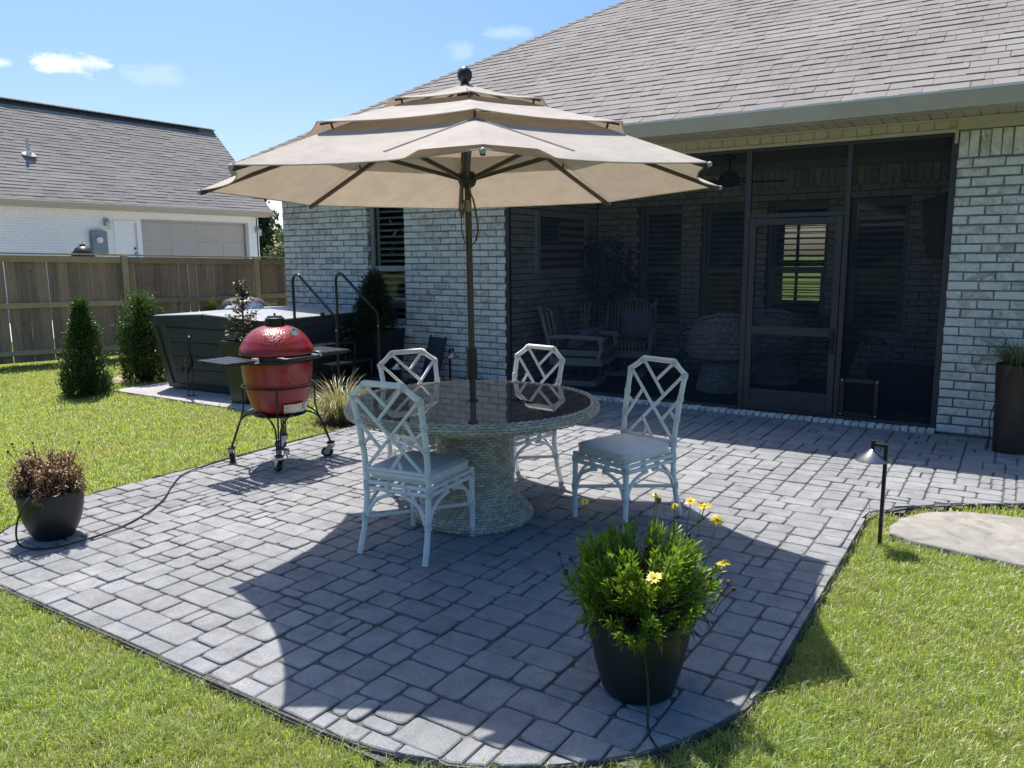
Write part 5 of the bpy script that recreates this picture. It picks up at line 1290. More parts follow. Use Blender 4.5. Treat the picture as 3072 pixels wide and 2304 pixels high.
# brown domed object behind the tub
dm=empty('brown_dome_lid',(-9.55,7.55,-.03)); tag(dm,'brown domed fire bowl lid standing behind the hot tub','lid')
b=MB(); b.lathe(smoothprof([(.33,.72),(.35,.80),(.34,.92),(.27,1.03),(.12,1.075),(.01,1.08)],6),32); b.build('lid',simple('brown_metal',(.085,.060,.045),.4,.4),dm,60)
b=MB(); b.lathe([(.30,0),(.28,.5),(.33,.72),(.0,.72)],32,cap=(True,False)); b.build('bowl',simple('brown_stone',(.12,.09,.07),.7),dm,50)
# ================================================================== TUB STEPS with rails
stp=empty('tub_steps',(0,0,0)); tag(stp,'black steel tub steps with two curved handrails by the window','steps')
BSH=simple('satin_black_steel',(.02,.021,.024),.22,.1,.1,8)
X0=-7.04; YA,YB_=6.30,6.95
for k,(zz) in enumerate((.60,.40,.20)):
    x0=X0+.02+k*.265
    t_=empty('tread',(0,0,0),0,stp)
    for j in range(4):
        b=MB(); b.bbox(x0+j*.068,x0+j*.068+.062,YA,YB_,zz-.022,zz,.003); b.build('slat',BSH,t_)
    for y in (YA+.012,YB_-.012):
        b=MB(); b.bbox(x0,x0+.27,y-.012,y+.012,zz-.06,zz-.023,.003); b.bbox(x0+.235,x0+.262,y-.012,y+.012,0.0,zz-.06,.003); b.build('bracket',BSH,t_)
for y in (YA+.012,YB_-.012):
    b=MB(); b.tube([(X0+.03,y,.6),(X0+.40,y,.0)],.014,6); b.build('stringer',BSH,stp)
    yy=y-.028 if y<6.5 else y+.028
    b=MB(); xt=X0-.02
    pts=[(xt,yy,.02),(xt,yy,1.33)]+[(xt+.075-.075*math.cos(a),yy,1.33+.085*math.sin(a)) for a in np.linspace(.2,PI*.72,7)]
    lx,lz=pts[-1][0],pts[-1][2]
    pts+=[(lx+.05,yy,lz-.045),(X0+.60,yy,.985)]+[(X0+.60+.045*math.sin(a),yy,.985-.04*(1-math.cos(a))*1.2-.03*math.sin(a)) for a in np.linspace(.3,PI/2,4)]+[(X0+.648,yy,.88),(X0+.655,yy,.0)]
    b.tube(pts,.0165,10); b.build('handrail',BSH,stp,50)
    b=MB(); b.ball((X0+.66,yy-.015,.80),.012,8,6); b.ball((X0+.27,yy-.015,1.20),.010,8,6); b.build('rail_bolt',ZN,stp,60)
# ================================================================== PATH LIGHTS
PLM=simple('path_light_bronze',(.034,.032,.032),.38,.4,.1,10); PLS=simple('path_light_shade_top',(.30,.30,.30),.30,.8,.08,12)
def path_light(loc,rz,h,label,sc_=1.0):
    r=empty('path_light',loc,rz); tag(r,label,'path light','bronze path lights'); r.scale=(sc_,)*3
    b=MB(); b.bbox(-.0095,.0095,-.0095,.0095,-.05,h,.002); b.build('post',PLM,r)
    b=MB(); b.bbox(-.078,.0095,-.008,.008,h-.001,h+.016,.002); b.build('arm',PLM,r)
    b=MB(); b.bbox(-.078,-.060,-.009,.009,h-.028,h+.03,.002); b.build('hanger',PLM,r)
    b=MB(); b.lathe([(.012,h-.022),(.018,h-.026),(.086,h-.083),(.088,h-.087),(.083,h-.086),(.016,h-.032)],32,(-.069,0,0)); b.build('shade',PLS,r,40)
    b=MB(); b.lathe([(.012,h-.05),(.012,h-.035)],12,(-.069,0,0),(True,True)); b.build('lamp',simple('lamp_lens',(.6,.6,.55),.3),r)
    return r
ca=math.atan2(-4.642,-(-.55)*-1) 
path_light((-.55,4.642,GZ),math.atan2(.55,4.642)*-1-.02,.585,'bronze path light standing in the lawn at the right patio edge')
path_light((-5.78,7.55,GZ),PI*.92,.52,'bronze path light against the brick wall behind the table')
path_light((-6.02,6.92,GZ),-.35,.43,'pale topped path light in the bed beside the tub steps')
# ================================================================== LEANING PANEL
lp=empty('leaning_panel',(0,0,0)); tag(lp,'dark blue grey panel leaning on the brick wall','panel')
b=MB(); b.bbox(-.125,.125,-.012,.012,0,.64,.006); o=b.build('board',simple('slate_blue_board',(.040,.050,.062),.45,0,.08,3),lp); o.location=(-6.215,7.66,-.02); o.rotation_euler=(-.28,.07,0)
b=MB(); b.bbox(-.128,-.112,-.018,.016,0,.66,.004); b.bbox(.112,.128,-.018,.016,0,.66,.004); o=b.build('edge_frame',MT['black_plastic'],lp); o.location=(-6.215,7.655,-.02); o.rotation_euler=(-.28,.07,0)
# ================================================================== POTS
def lathe_pot(name,loc,prof,mat,label,cat,rimn=40):
    r=empty(name,loc); tag(r,label,cat); b=MB(); b.lathe(smoothprof(prof,5),rimn,cap=(True,False)); b.build('pot',mat,r,50); return r
DG=simple('dark_green_resin',(.012,.020,.019),.38,0,.15,5,.05,90); CG=simple('charcoal_resin',(.016,.018,.019),.42,0,.15,5,.06,90)
SOIL=simple('potting_soil',(.022,.016,.012),1,0,.5,40,.9,90,.1)
def soil(parent,r,z):
    b=MB(); n=24; vs=[(0,0,z+.01)]; 
    for q in (.5,1):
        for k in range(n): a=2*PI*k/n; vs.append((r*q*math.cos(a),r*q*math.sin(a),z+random.uniform(-.008,.008)))
    fs=[(0,1+k,1+(k+1)%n) for k in range(n)]+[(1+k,1+n+k,1+n+(k+1)%n,1+(k+1)%n) for k in range(n)]; b.add(vs,fs); return b.build('soil',SOIL,parent,60)
potF=lathe_pot('flower_pot',(-1.085,2.535,.002),[(.122,0),(.134,.014),(.148,.06),(.168,.14),(.184,.22),(.193,.282),(.204,.288),(.208,.306),(.206,.318),(.195,.32),(.189,.30),(.186,.27)],DG,'dark green pot of yellow daisies at the front of the patio','potted plant'); soil(potF,.187,.285)
potL=lathe_pot('flower_pot',(-4.66,2.24,.002),[(.10,0),(.108,.01),(.135,.06),(.158,.13),(.170,.20),(.176,.258),(.184,.262),(.186,.274),(.182,.282),(.172,.28),(.168,.25)],CG,'charcoal pot of dead brown flowers at the left patio corner','potted plant'); soil(potL,.168,.255)
def m_corten():
    t=NT('brown_metal_planter'); p=t.pos(); c=t.ramp(t.noise(p,7,6,.7),[(.3,(.030,.021,.018)),(.7,(.062,.042,.034))]); return t.end(t.bsdf(c,.5,.2,None,.5))
potR=lathe_pot('tall_planter',(.03,7.43,.002),[(.118,0),(.122,.01),(.128,.2),(.137,.45),(.148,.66),(.152,.70),(.15,.715),(.142,.715),(.138,.68)],m_corten(),'tall brown metal planter with drooping grass by the right brick wall','potted plant'); soil(potR,.138,.68)
def square_planter(name,loc,rz,w0,w1,h,mat,label):
    r=empty(name,loc,rz); tag(r,label,'potted plant'); b=MB()
    ring=lambda w,z:[(-w,-w,z),(w,-w,z),(w,w,z),(-w,w,z)]
    vs=ring(w0,0)+ring(w1,h)+ring(w1-.022,h)+ring(w1-.04,h-.12); fs=[(0,1,2,3)]
    for i in range(3):
        for k in range(4): fs.append((i*4+k,i*4+(k+1)%4,(i+1)*4+(k+1)%4,(i+1)*4+k))
    b.add(vs,fs); b.fix=True; b.build('pot',mat,r); soil(r,w1-.03,h-.07); return r
SQP=simple('black_square_planter',(.014,.019,.020),.4,0,.12,4)
plT=square_planter('square_planter',(-7.22,5.68,.004),math.radians(4),.115,.185,.70,SQP,'black tapered planter with a thin pointed holly behind the grill')
plW=square_planter('square_planter',(-6.86,7.42,.0),math.radians(-3),.21,.27,.70,SQP,'black tapered planter with a conical evergreen under the window')
# ================================================================== HERON
hr=empty('heron_statue',(-8.13,5.60,.004),math.radians(-20)); tag(hr,'dark metal heron statue standing on the tub pad','statue')
HM=simple('weathered_bronze',(.062,.058,.052),.6,.5,.3,30,.5,60)
b=MB()
pts=[(-.115,0,.23),(-.09,0,.30),(-.05,0,.36),(.0,0,.40),(.035,0,.44),(.05,0,.50),(.035,0,.56),(.03,0,.63),(.045,0,.685),(.075,0,.705),(.10,0,.69),(.105,0,.65),(.10,0,.60),(.095,0,.52)]
rad=[.006,.03,.052,.056,.036,.02,.014,.012,.013,.018,.017,.012,.007,.002]
fp=[];fr=[]
for i in range(len(pts)-1):
    for k in range(4): t=k/4; fp.append(Vector(pts[i]).lerp(Vector(pts[i+1]),t)); fr.append(rad[i]*(1-t)+rad[i+1]*t)
fp.append(Vector(pts[-1])); fr.append(rad[-1]); b.tube(fp,fr,10)
for s in (-1,1):
    b.tube([(-.01,s*.02,.37),(.01+.01*s,s*.024,.20),(-.005+.012*s,s*.026,.02)],[.016,.0075,.0065],7)
    for a in (-.5,0,.5,PI): b.tube([(-.005+.012*s,s*.026,.012),(-.005+.012*s+.055*math.cos(a),s*.026+.055*math.sin(a),.006)],[.006,.003],5)
b.build('body',HM,hr,60)
b=MB()
for k in range(16):
    a=random.uniform(-.9,.9); x=-.02-random.uniform(0,.09); z=.40-(-.02-x)*1.25; s=1 if a>0 else -1
    p=Vector((x,s*(.035+.012*abs(a)),z)); q=p+Vector((-.055,s*.012,-.085)); m_=(p+q)/2+Vector((0,s*.012,.004)); w=Vector((.012,0,.010)); b.add([p-w,p+w,m_+w*1.3,m_-w*1.3,q],[(0,1,2,3),(3,2,4)])
b.build('feathers',HM,hr)['kind']='stuff'
# ================================================================== TUBES (drip irrigation)
DT=simple('black_drip_tube',(.018,.018,.019),.45)
def tube_thing(pts,r,label,name='drip_tube'):
    f=[]; P=[pts[0]]+pts+[pts[-1]]
    for i in range(1,len(P)-2):
        a,b0,c,d=[Vector(x) for x in P[i-1:i+3]]
        for k in range(6):
            t=k/6; f.append(.5*((2*b0)+(-a+c)*t+(2*a-5*b0+4*c-d)*t*t+(-a+3*b0-3*c+d)*t**3))
    f.append(Vector(pts[-1])); b=MB(); b.tube(f,r,7); o=b.build(name,DT,None,60); tag(o,label,'tube','black drip tubes'); return o
tube_thing([(-4.60,2.20,.30),(-4.55,2.12,.33),(-4.50,2.02,.27),(-4.53,1.985,.16),(-4.57,2.0,.05),(-4.55,2.04,.010),(-4.46,2.10,.008),(-4.42,2.22,.008),(-4.44,2.5,.008),(-4.55,2.75,.008),(-4.72,2.98,.008),(-4.95,3.2,.008),(-5.15,3.42,.008),(-5.24,3.68,.008),(-5.28,4.1,.008),(-5.29,4.8,.006),(-5.3,5.3,-.01)],.0055,'black drip tube looping from the dead plant pot along the patio edge')
tube_thing([(-1.055,2.46,.36),(-1.01,2.355,.335),(-.985,2.345,.26),(-.965,2.34,.13),(-.945,2.30,.012),(-.90,2.24,.008),(-.86,2.21,.006),(-.82,2.18,.004),(-.77,2.14,-.015)],.0042,'thin black drip tube running from the daisy pot to the lawn')
tube_thing([(.06,7.31,.72),(.0,7.27,.68),(-.06,7.27,.52),(-.11,7.28,.36),(-.125,7.3,.25),(-.115,7.33,.15),(-.12,7.36,.03),(-.14,7.5,.006)],.005,'black drip tube hanging down the tall brown planter')
# ================================================================== PORCH FURNITURE
WPT=simple('white_painted_wood',(.62,.62,.60),.5,0,.06,6)
def m_stripe():
    t=NT('red_cream_stripe'); p=t.n('ShaderNodeTexCoord').outputs['Object']; s=t.n('ShaderNodeSeparateXYZ'); t.set(s.inputs[0],p); w=t.math('SINE',t.math('MULTIPLY',s.outputs['X'],2*PI/.048)); c=t.ramp(t.math('MULTIPLY',t.math('ADD',w,1),.5),[(.42,(.20,.028,.035)),(.52,(.62,.56,.46))]); return t.end(t.bsdf(c,.9,0,None,.2))
STR=m_stripe(); PIL=m_fabric('pale_blue_pillow',(.42,.47,.55))
def pad_(b,x0,x1,y0,y1,z0,z1,c=.03): b.bbox(x0,x1,y0,y1,z0,z1,c)
def armchair(loc,rz,label):
    """faces local +y"""
    r=empty('striped_armchair',loc,rz); tag(r,label,'armchair','striped porch armchairs')
    b=MB(); b.bbox(-.34,.34,-.30,.36,.26,.35,.01); b.build('seat_frame',WPT,r)
    b=MB(); b.bbox(-.30,.30,-.24,.38,.352,.47,.035); b.build('seat_cushion',STR,r,50)
    b=MB(); b.bbox(-.29,.29,-.06,.06,0,.52,.05); o=b.build('back_cushion',STR,r,50); o.location=(0,-.25,.44); o.rotation_euler=(.22,0,0)
    for s in (-1,1):
        b=MB(); b.tube([(s*.33,-.26,.30),(s*.33,-.33,.62),(s*.32,-.42,.93),(s*.335,-.44,.965)],[.026,.024,.022,.030],8); b.build('back_post',WPT,r,50)
        b=MB(); b.tube([(s*.345,-.32,.60),(s*.36,-.05,.615),(s*.37,.25,.60),(s*.37,.36,.60),(s*.37,.385,.575),(s*.37,.36,.555)],[.026,.028,.03,.03,.024,.016],8); b.build('arm',WPT,r,50)
        b=MB(); b.tube([(s*.365,.33,.58),(s*.36,.36,.50),(s*.345,.33,.40),(s*.335,.31,.30)],[.024,.03,.022,.028],8); b.build('arm_support',WPT,r,50)
    b=MB(); b.tube([(-.33,-.40,.88),(-.15,-.43,.955),(0,-.435,.975),(.15,-.43,.955),(.33,-.40,.88)],.020,8); b.build('top_rail',WPT,r,50)
    b=MB(); b.tube([(0,0,.27),(0,0,.12)],.05,10); 
    for k in range(4): a=PI/4+k*PI/2; b.tube([(0,0,.13),(.22*math.cos(a),.22*math.sin(a),.06)],.022,6)
    b.build('swivel',MT['bronze'],r,50)
    b=MB()
    for x0,x1,y0,y1 in ((-.27,.27,-.27,-.21),(-.27,.27,.21,.27),(-.27,-.21,-.21,.21),(.21,.27,-.21,.21)): b.bbox(x0,x1,y0,y1,0,.065,.006)
    b.build('base_frame',WPT,r)
    return r
def pillow(loc,rz,rx,label,s=.21):
    b=MB(); n=10; vs=[];fs=[]
    for sgn in (1,-1):
        for i in range(n+1):
            for j in range(n+1):
                u,v=-1+2*i/n,-1+2*j/n; h=.07*max(0,(1-u**4))**.5*max(0,(1-v**4))**.5; vs.append((u*s*(1-.05*v*v),sgn*h,v*s*(1-.05*u*u)))
    for q in range(2):
        o=q*(n+1)**2
        for i in range(n):
            for j in range(n): a=o+i*(n+1)+j; fs.append((a,a+1,a+n+2,a+n+1))
    b.add(vs,fs); b.fix=True; o=b.build('throw_pillow',PIL,None,80); o.location=loc; o.rotation_euler=(rx,0,rz); tag(o,label,'pillow','porch pillows')
ZF=.03
armchair((-4.55,8.62,ZF),math.radians(-78),'striped porch armchair with slumped pillow nearest the screen')
armchair((-4.38,9.62,ZF),math.radians(196),'striped porch armchair with upright pillow farther back')
pillow((-4.50,8.60,.60),math.radians(-78),-1.0,'pale blue pillow slumped on the nearer striped armchair')
pillow((-4.25,9.66,.70),math.radians(196),-.35,'pale blue pillow upright on the farther striped armchair')
st_=empty('side_table',(-4.62,9.18,ZF)); tag(st_,'round wicker side table between the striped armchairs','table')
b=MB(); b.lathe([(.0,.52),(.27,.52),(.28,.535),(.27,.55),(0,.55)],32); b.build('top',MT['wicker'],st_,40)
for k in range(4): a=PI/4+k*PI/2; b=MB(); b.tube([(.2*math.cos(a),.2*math.sin(a),.52),(.15*math.cos(a),.15*math.sin(a),.28),(.21*math.cos(a),.21*math.sin(a),0)],.016,7); b.build('leg',MT['wicker'],st_,50)
ln=empty('candle_lantern',(-4.70,9.02,ZF+.55)); tag(ln,'pale slatted candle lantern on the porch side table','lantern')
b=MB(); b.lathe([(.085,0),(.085,.02),(.04,.03),(.025,.07),(.03,.10),(.06,.12),(.06,.13)],16,cap=(True,True)); b.build('base',WPT,ln,40)
for k in range(6): a=k*PI/3; c_,s_=math.cos(a),math.sin(a); b=MB(); b.tube([(.055*c_,.055*s_,.13),(.055*c_,.055*s_,.28),(.05*c_,.05*s_,.33),(.075*c_,.075*s_,.41)],.008,5); b.build('slat',WPT,ln)
for z in (.20,.28): b=MB(); b.tube([(.058*math.cos(a),.058*math.sin(a),z) for a in np.linspace(0,2*PI,16,endpoint=False)],.006,5,closed=True); b.build('band',WPT,ln)
b=MB(); b.lathe([(.03,.13),(.03,.24),(0,.245)],14); b.build('candle',simple('candle_wax',(.7,.66,.55),.5),ln,40)
# framed flag painting on the side wall
fl_=empty('framed_flag',(XC+.03,0,0)); tag(fl_,'white framed painted stars and stripes flag on porch side wall','picture')
fy0,fy1,fz0,fz1=8.575,9.97,1.38,2.175
for a,c,d,e in ((fy0,fy1,fz1-.075,fz1),(fy0,fy1,fz0,fz0+.06),(fy0,fy0+.08,fz0+.06,fz1-.075),(fy1-.08,fy1,fz0+.06,fz1-.075)):
    b=MB(); b.bbox(-.02,.025,a,c,d,e,.004); b.build('frame',WPT,fl_)
FRD=simple('faded_red_board',(.16,.035,.035),.8,0,.2,8); FWH=simple('faded_cream_board',(.45,.42,.38),.8,0,.12,8); FBL=simple('faded_navy_board',(.022,.032,.075),.8,0,.2,8)
iy0,iy1,iz0,iz1=fy0+.08,fy1-.08,fz0+.06,fz1-.075; hh=(iz1-iz0)/13
for k in range(13):
    b=MB(); b.bbox(-.02,.0,iy0,iy1,iz1-(k+1)*hh+.001,iz1-k*hh-.001,.002); b.build('stripe',FRD if k%2==0 else FWH,fl_)
b=MB(); b.bbox(.0005,.006,iy0,iy0+.50,iz1-7*hh,iz1,.002); b.build('canton',FBL,fl_)
sv=[]
for k in range(10): a=PI/2+k*PI/5; r=.017 if k%2==0 else .007; sv.append((0.0075,r*math.cos(a),r*math.sin(a)))
b=MB(); b.add(sv,[tuple(range(10))]); stm=b.mesh('star',FWH)
for i in range(8):
    for j in range(6): o=link('star',stm,fl_); o.location=(0,iy0+.04+i*.06,iz1-.035-j*.056)
# wicker tub chairs
def tubchair(loc,rz,label):
    r=empty('wicker_tub_chair',loc,rz); tag(r,label,'chair','wicker tub chairs')
    V,F,RV=weave(resample(smoothprof([(.285,.0),(.265,.12),(.235,.24),(.205,.34),(.20,.37)],8),.034),.075,.022,seed=3); o=link('base_weave',npmesh('base_weave',V,F,MT['wicker_pale'],smooth=True,rnd=RV),r); o['kind']='stuff'
    b=MB(); b.lathe([(.278,.0),(.258,.12),(.228,.24),(.198,.34),(.0,.35)],32); b.build('base_core',MT['wicker_core2'],r,50)
    V,F,RV=weave(resample(smoothprof([(.20,.375),(.345,.385),(.385,.42),(.392,.50),(.385,.60),(.365,.70)],8),.036),.08,.022,seed=5)
    V=np.array(V); f=np.clip((V[:,2]-.40)/.32,0,1); V[:,2]+=f*(.20*(-V[:,1])/.37); o=link('shell_weave',npmesh('shell_weave',V,F,MT['wicker_pale'],smooth=True,rnd=RV),r); o['kind']='stuff'
    b=MB(); vs=[]; b.tube([(.352*math.cos(a),.352*math.sin(a),.725-.20*.95*math.sin(a)) for a in np.linspace(0,2*PI,40,endpoint=False)],.02,8,closed=True); b.build('rim',MT['wicker_pale'],r,50)
    b=MB(); b.lathe([(.19,.38),(.335,.392),(.372,.43),(.38,.50),(.30,.53),(0,.53)],32); b.build('seat_core',MT['wicker_core2'],r,50)
    return r
MT['wicker_pale']=m_wicker('pale_wicker',(.40,.40,.40),(.58,.58,.57)); MT['wicker_core2']=simple('pale_wicker_core',(.25,.25,.25),.9)
tubchair((-2.86,8.98,ZF),math.radians(20),'pale wicker tub chair standing left of the screen door')
tubchair((-2.52,9.88,ZF),math.radians(10),'pale wicker tub chair seen dimly through the lower door screen')
# rug
b=MB(); b.box(-4.6,-1.2,8.15,9.9,.0285,.036); rug=b.build('porch_rug',m_fabric('brown_rug',(.085,.062,.055),0,300,.3)); tag(rug,'dark reddish brown rug on the porch floor','rug')
# ceiling fan
cf_=empty('ceiling_fan',(-2.93,9.2,0)); tag(cf_,'dark ceiling fan hanging inside the screened porch','fan')
FD=simple('fan_dark_bronze',(.03,.028,.027),.5,.2)
b=MB(); b.lathe([(.07,2.745),(.06,2.70),(.014,2.68),(.014,2.56),(.06,2.55),(.11,2.50),(.12,2.44),(.10,2.40),(.03,2.38)],24); b.build('motor',FD,cf_,50)
for k in range(5): a=k*2*PI/5+.3; b=MB(); b.bbox(.12,.62,-.06,.06,-.005,.005,.003,T(0,0,2.43,a,.18)); b.build('blade',FD,cf_)
# wall screen, fern and stand
tv=empty('wall_television',(XR-.02,8.85,1.85)); tag(tv,'black flat television tilted on the right porch wall','television')
b=MB(); b.bbox(-.03,.03,-.52,.52,-.31,.31,.01); o=b.build('screen',simple('tv_black',(.012,.013,.015),.2),tv); o.location=(-.16,0,0); o.rotation_euler=(0,-.12,.30)
b=MB(); b.tube([(0,0,0),(-.15,0,0)],.03,8); b.bbox(-.01,.015,-.1,.1,-.12,.12,.005); b.build('bracket',MT['black_plastic'],tv)
b=MB(); b.bbox(-.30,.30,-.2,.2,0,.45,.01); o=b.build('storage_box',simple('black_box',(.016,.016,.018),.6)); o.location=(-.95,8.75,ZF); tag(o,'low black storage box inside the right end of the porch','box')
# metal garden bicycle stand before the second window
bs=empty('plant_bicycle',(-3.35,9.95,ZF),.1); tag(bs,'black wire bicycle plant stand below the porch window','plant stand')
for x,r in ((-.25,.17),(.22,.13)):
    b=MB(); b.tube([(x+r*math.cos(a),0,.45+r*math.sin(a)+.0) for a in np.linspace(0,2*PI,24,endpoint=False)],.009,6,closed=True); b.build('wheel',BS,bs)
b=MB(); b.tube([(-.25,0,.45),(-.05,0,.68),(.22,0,.45)],.009,6); b.tube([(-.12,0,.72),(-.05,0,.60),(.1,0,.72)],.009,6); b.build('frame',BS,bs)
b=MB(); b.bbox(-.42,.38,-.11,.11,.24,.27,.004)
for sx in (-.38,.34):
    for sy in (-.08,.08): b.bbox(sx-.012,sx+.012,sy-.012,sy+.012,0,.24,.003)
b.build('shelf',BS,bs)
# ================================================================== PLANTS
def nrm(a): return a/np.maximum(np.linalg.norm(a,axis=1),1e-9)[:,None]
def leaves(P,Dv,L,W,seed=0,droop=0.0,fold=.15):
    """elongated leaves: base P, direction Dv, length L, width W; 6 vertices, 4 triangles as 2 quads"""
    r=np.random.RandomState(seed); n=len(P); P=np.asarray(P,float); Dv=nrm(np.asarray(Dv,float)); L=np.broadcast_to(L,(n,))[:,None]; W=np.broadcast_to(W,(n,))[:,None]
    S=nrm(np.cross(Dv,np.array([0,0,1.])+r.normal(size=(n,3))*.35)); U=np.cross(S,Dv)
    m1=P+Dv*L*.35; m2=P+Dv*L*.72-np.array([0,0,1.])*L*droop*.35; tp=P+Dv*L-np.array([0,0,1.])*L*droop
    V=np.stack([P,m1+S*W*.5+U*W*fold,m1-S*W*.5+U*W*fold,m2+S*W*.42+U*W*fold,m2-S*W*.42+U*W*fold,tp],1).reshape(-1,3)
    b=np.arange(n)[:,None]*6
    F=np.concatenate([np.stack([b[:,0],b[:,0]+1,b[:,0]+2,b[:,0]],1)[:,:3],b+[1,3,4],b+[1,4,2],b+[3,5,4]],0)
    rv=np.repeat(r.uniform(0,1,n),6); return V,F,rv
def crown(name,parts,mat,parent):
    V=[];F=[];R_=[];o=0
    for v,f,r in parts: V.append(v);F.append(f+o);R_.append(r);o+=len(v)
    return link(name,npmesh(name,np.concatenate(V),np.concatenate(F),mat,rnd=np.concatenate(R_)),parent)
ARB=m_leaf('arborvitae_green',[(0,(.03,.06,.016)),(.5,(.06,.115,.026)),(.85,(.11,.175,.04)),(1,(.17,.23,.06))],.3,.05)
def arborvitae(loc,h,r,label,seed,mat=None,n=5200,name='arborvitae',parent=None,base=.02,leaf=.034,power=.75,double=False,dens=1.0):
    t=parent or empty(name,loc)
    if not parent: tag(t,label,'shrub','arborvitae shrubs on the lawn')
    q=np.random.RandomState(seed)
    # flat sprays: small fans of leaflets pointing up and out, grouped into clumps for an uneven outline
    nc=210; cz=q.uniform(0,1,nc)**.9; ca=q.uniform(0,2*PI,nc)
    def prof(z): return r*np.clip(np.minimum(1,(z+.10)/.16)*(1-z)**power*1.12+.02,0,1.2)
    P=[];Dv=[];L=[]
    for k in range(nc):
        z0=cz[k]; R0=prof(z0)*q.uniform(.70,1.22); c=np.array([R0*math.cos(ca[k]),R0*math.sin(ca[k]),base+z0*h*.94])
        m=int(2.3*n/nc*(.6+.8*(1-z0))); d=nrm(q.normal(size=(m,3))*np.array([1,1,.9])); rad=.05+.055*r/.25
        p=c+d*rad*q.uniform(.3,1,(m,1))*np.array([.8,.8,1.35]); out=np.stack([p[:,0],p[:,1],np.zeros(m)],1); dv=nrm(out)*.65+np.array([0,0,.85])+q.normal(size=(m,3))*.38
        P.append(p);Dv.append(dv);L.append(q.uniform(.6,1.25,m)*leaf)
    P=np.concatenate(P);Dv=np.concatenate(Dv);L=np.concatenate(L)
    if double: P[:,0]+=np.where(P[:,2]>h*.55,np.where(q.uniform(size=len(P))<.5,-.075,.085),0)
    V,F,rv=leaves(P,Dv,L,L*.42,seed); crown('crown',[(V,F,rv)],mat or ARB,t)
    b=MB(); b.tube([(0,0,-.03),(0,0,h*.9)],[.02,.005],6); b.build('trunk',MT['trunk'],t,50)
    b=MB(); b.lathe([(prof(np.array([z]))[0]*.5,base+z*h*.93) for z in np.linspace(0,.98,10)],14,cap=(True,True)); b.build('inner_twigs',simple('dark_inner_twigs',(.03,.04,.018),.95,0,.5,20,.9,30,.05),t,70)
    return t
arborvitae((-9.40,5.08,-.03),1.17,.235,'conical green arborvitae standing alone on the left lawn',1,n=6400)
arborvitae((-9.86,6.12,-.03),1.22,.26,'two topped arborvitae at the left corner of the hot tub',2,n=6000,power=.35,double=True)
arborvitae((-11.55,8.45,-.03),.92,.15,'small arborvitae top showing behind the left side of the tub cover',3,n=2400,power=.45)
arborvitae((-10.35,8.55,-.03),.86,.30,'low rounded green shrub showing behind the right side of the tub cover',4,n=3000,power=.30,mat=m_leaf('bright_shrub',[(0,(.05,.10,.02)),(.6,(.10,.18,.035)),(1,(.18,.26,.07))],.35,.05))
# holly in the planter behind the grill: see-through, narrow
HOL=m_leaf('holly_leaf',[(0,(.035,.04,.022)),(.5,(.085,.085,.045)),(.85,(.16,.15,.09)),(1,(.28,.26,.17))],.25,.05,.4)
q=np.random.RandomState(12); P=[];Dv=[]
b=MB(); b.tube([(0,0,.6),(.01,0,1.0),(0,.01,1.36)],[.014,.01,.004],6)
for k in range(64):
    z=.68+.66*(k/64); R0=.20*(1-(z-.66)/.72)**.8+.02; a=q.uniform(0,2*PI); e=np.array([R0*math.cos(a),R0*math.sin(a),z+q.uniform(.0,.05)]); b.tube([(0,0,z-.05),tuple(e)],[.004,.0015],4)
    for j in range(15):
        t=q.uniform(.3,1.08); P.append(e*np.array([t,t,1])+np.array([0,0,(t-1)*.05])+q.normal(size=3)*.016); Dv.append(np.array([math.cos(a),math.sin(a),.35])+q.normal(size=3)*.7)
b.build('trunk',MT['trunk'],plT,50); V,F,rv=leaves(P,Dv,.034*q.uniform(.7,1.3,len(P)),.020,13); crown('foliage',[(V,F,rv)],HOL,plT)
# conical evergreen under the window
EVG=m_leaf('dark_evergreen',[(0,(.012,.022,.012)),(.6,(.028,.045,.020)),(1,(.055,.08,.035))],.2,.05)
arborvitae(None,.76,.235,None,21,EVG,6000,parent=plW,base=.66,leaf=.03,power=.62)
# trailing tan leaved plant beside it
CO=m_leaf('tan_pink_leaf',[(0,(.09,.06,.04)),(.5,(.22,.16,.10)),(1,(.36,.28,.17))],.3,.05)
q=np.random.RandomState(31); P=[];Dv=[]
for k in range(230):
    a=q.uniform(0,2*PI); z=q.uniform(.25,.80); R0=.12*math.sqrt(q.uniform(0,1)); P.append((-.30+R0*math.cos(a)+(.80-z)*.05,-.20+R0*math.sin(a),z)); Dv.append((math.cos(a)-.4,math.sin(a)-.5,q.uniform(-.5,.3)))
V,F,rv=leaves(P,Dv,q.uniform(.045,.08,len(P)),.05,32,.3); crown('trailing_leaves',[(V,F,rv)],CO,plW)
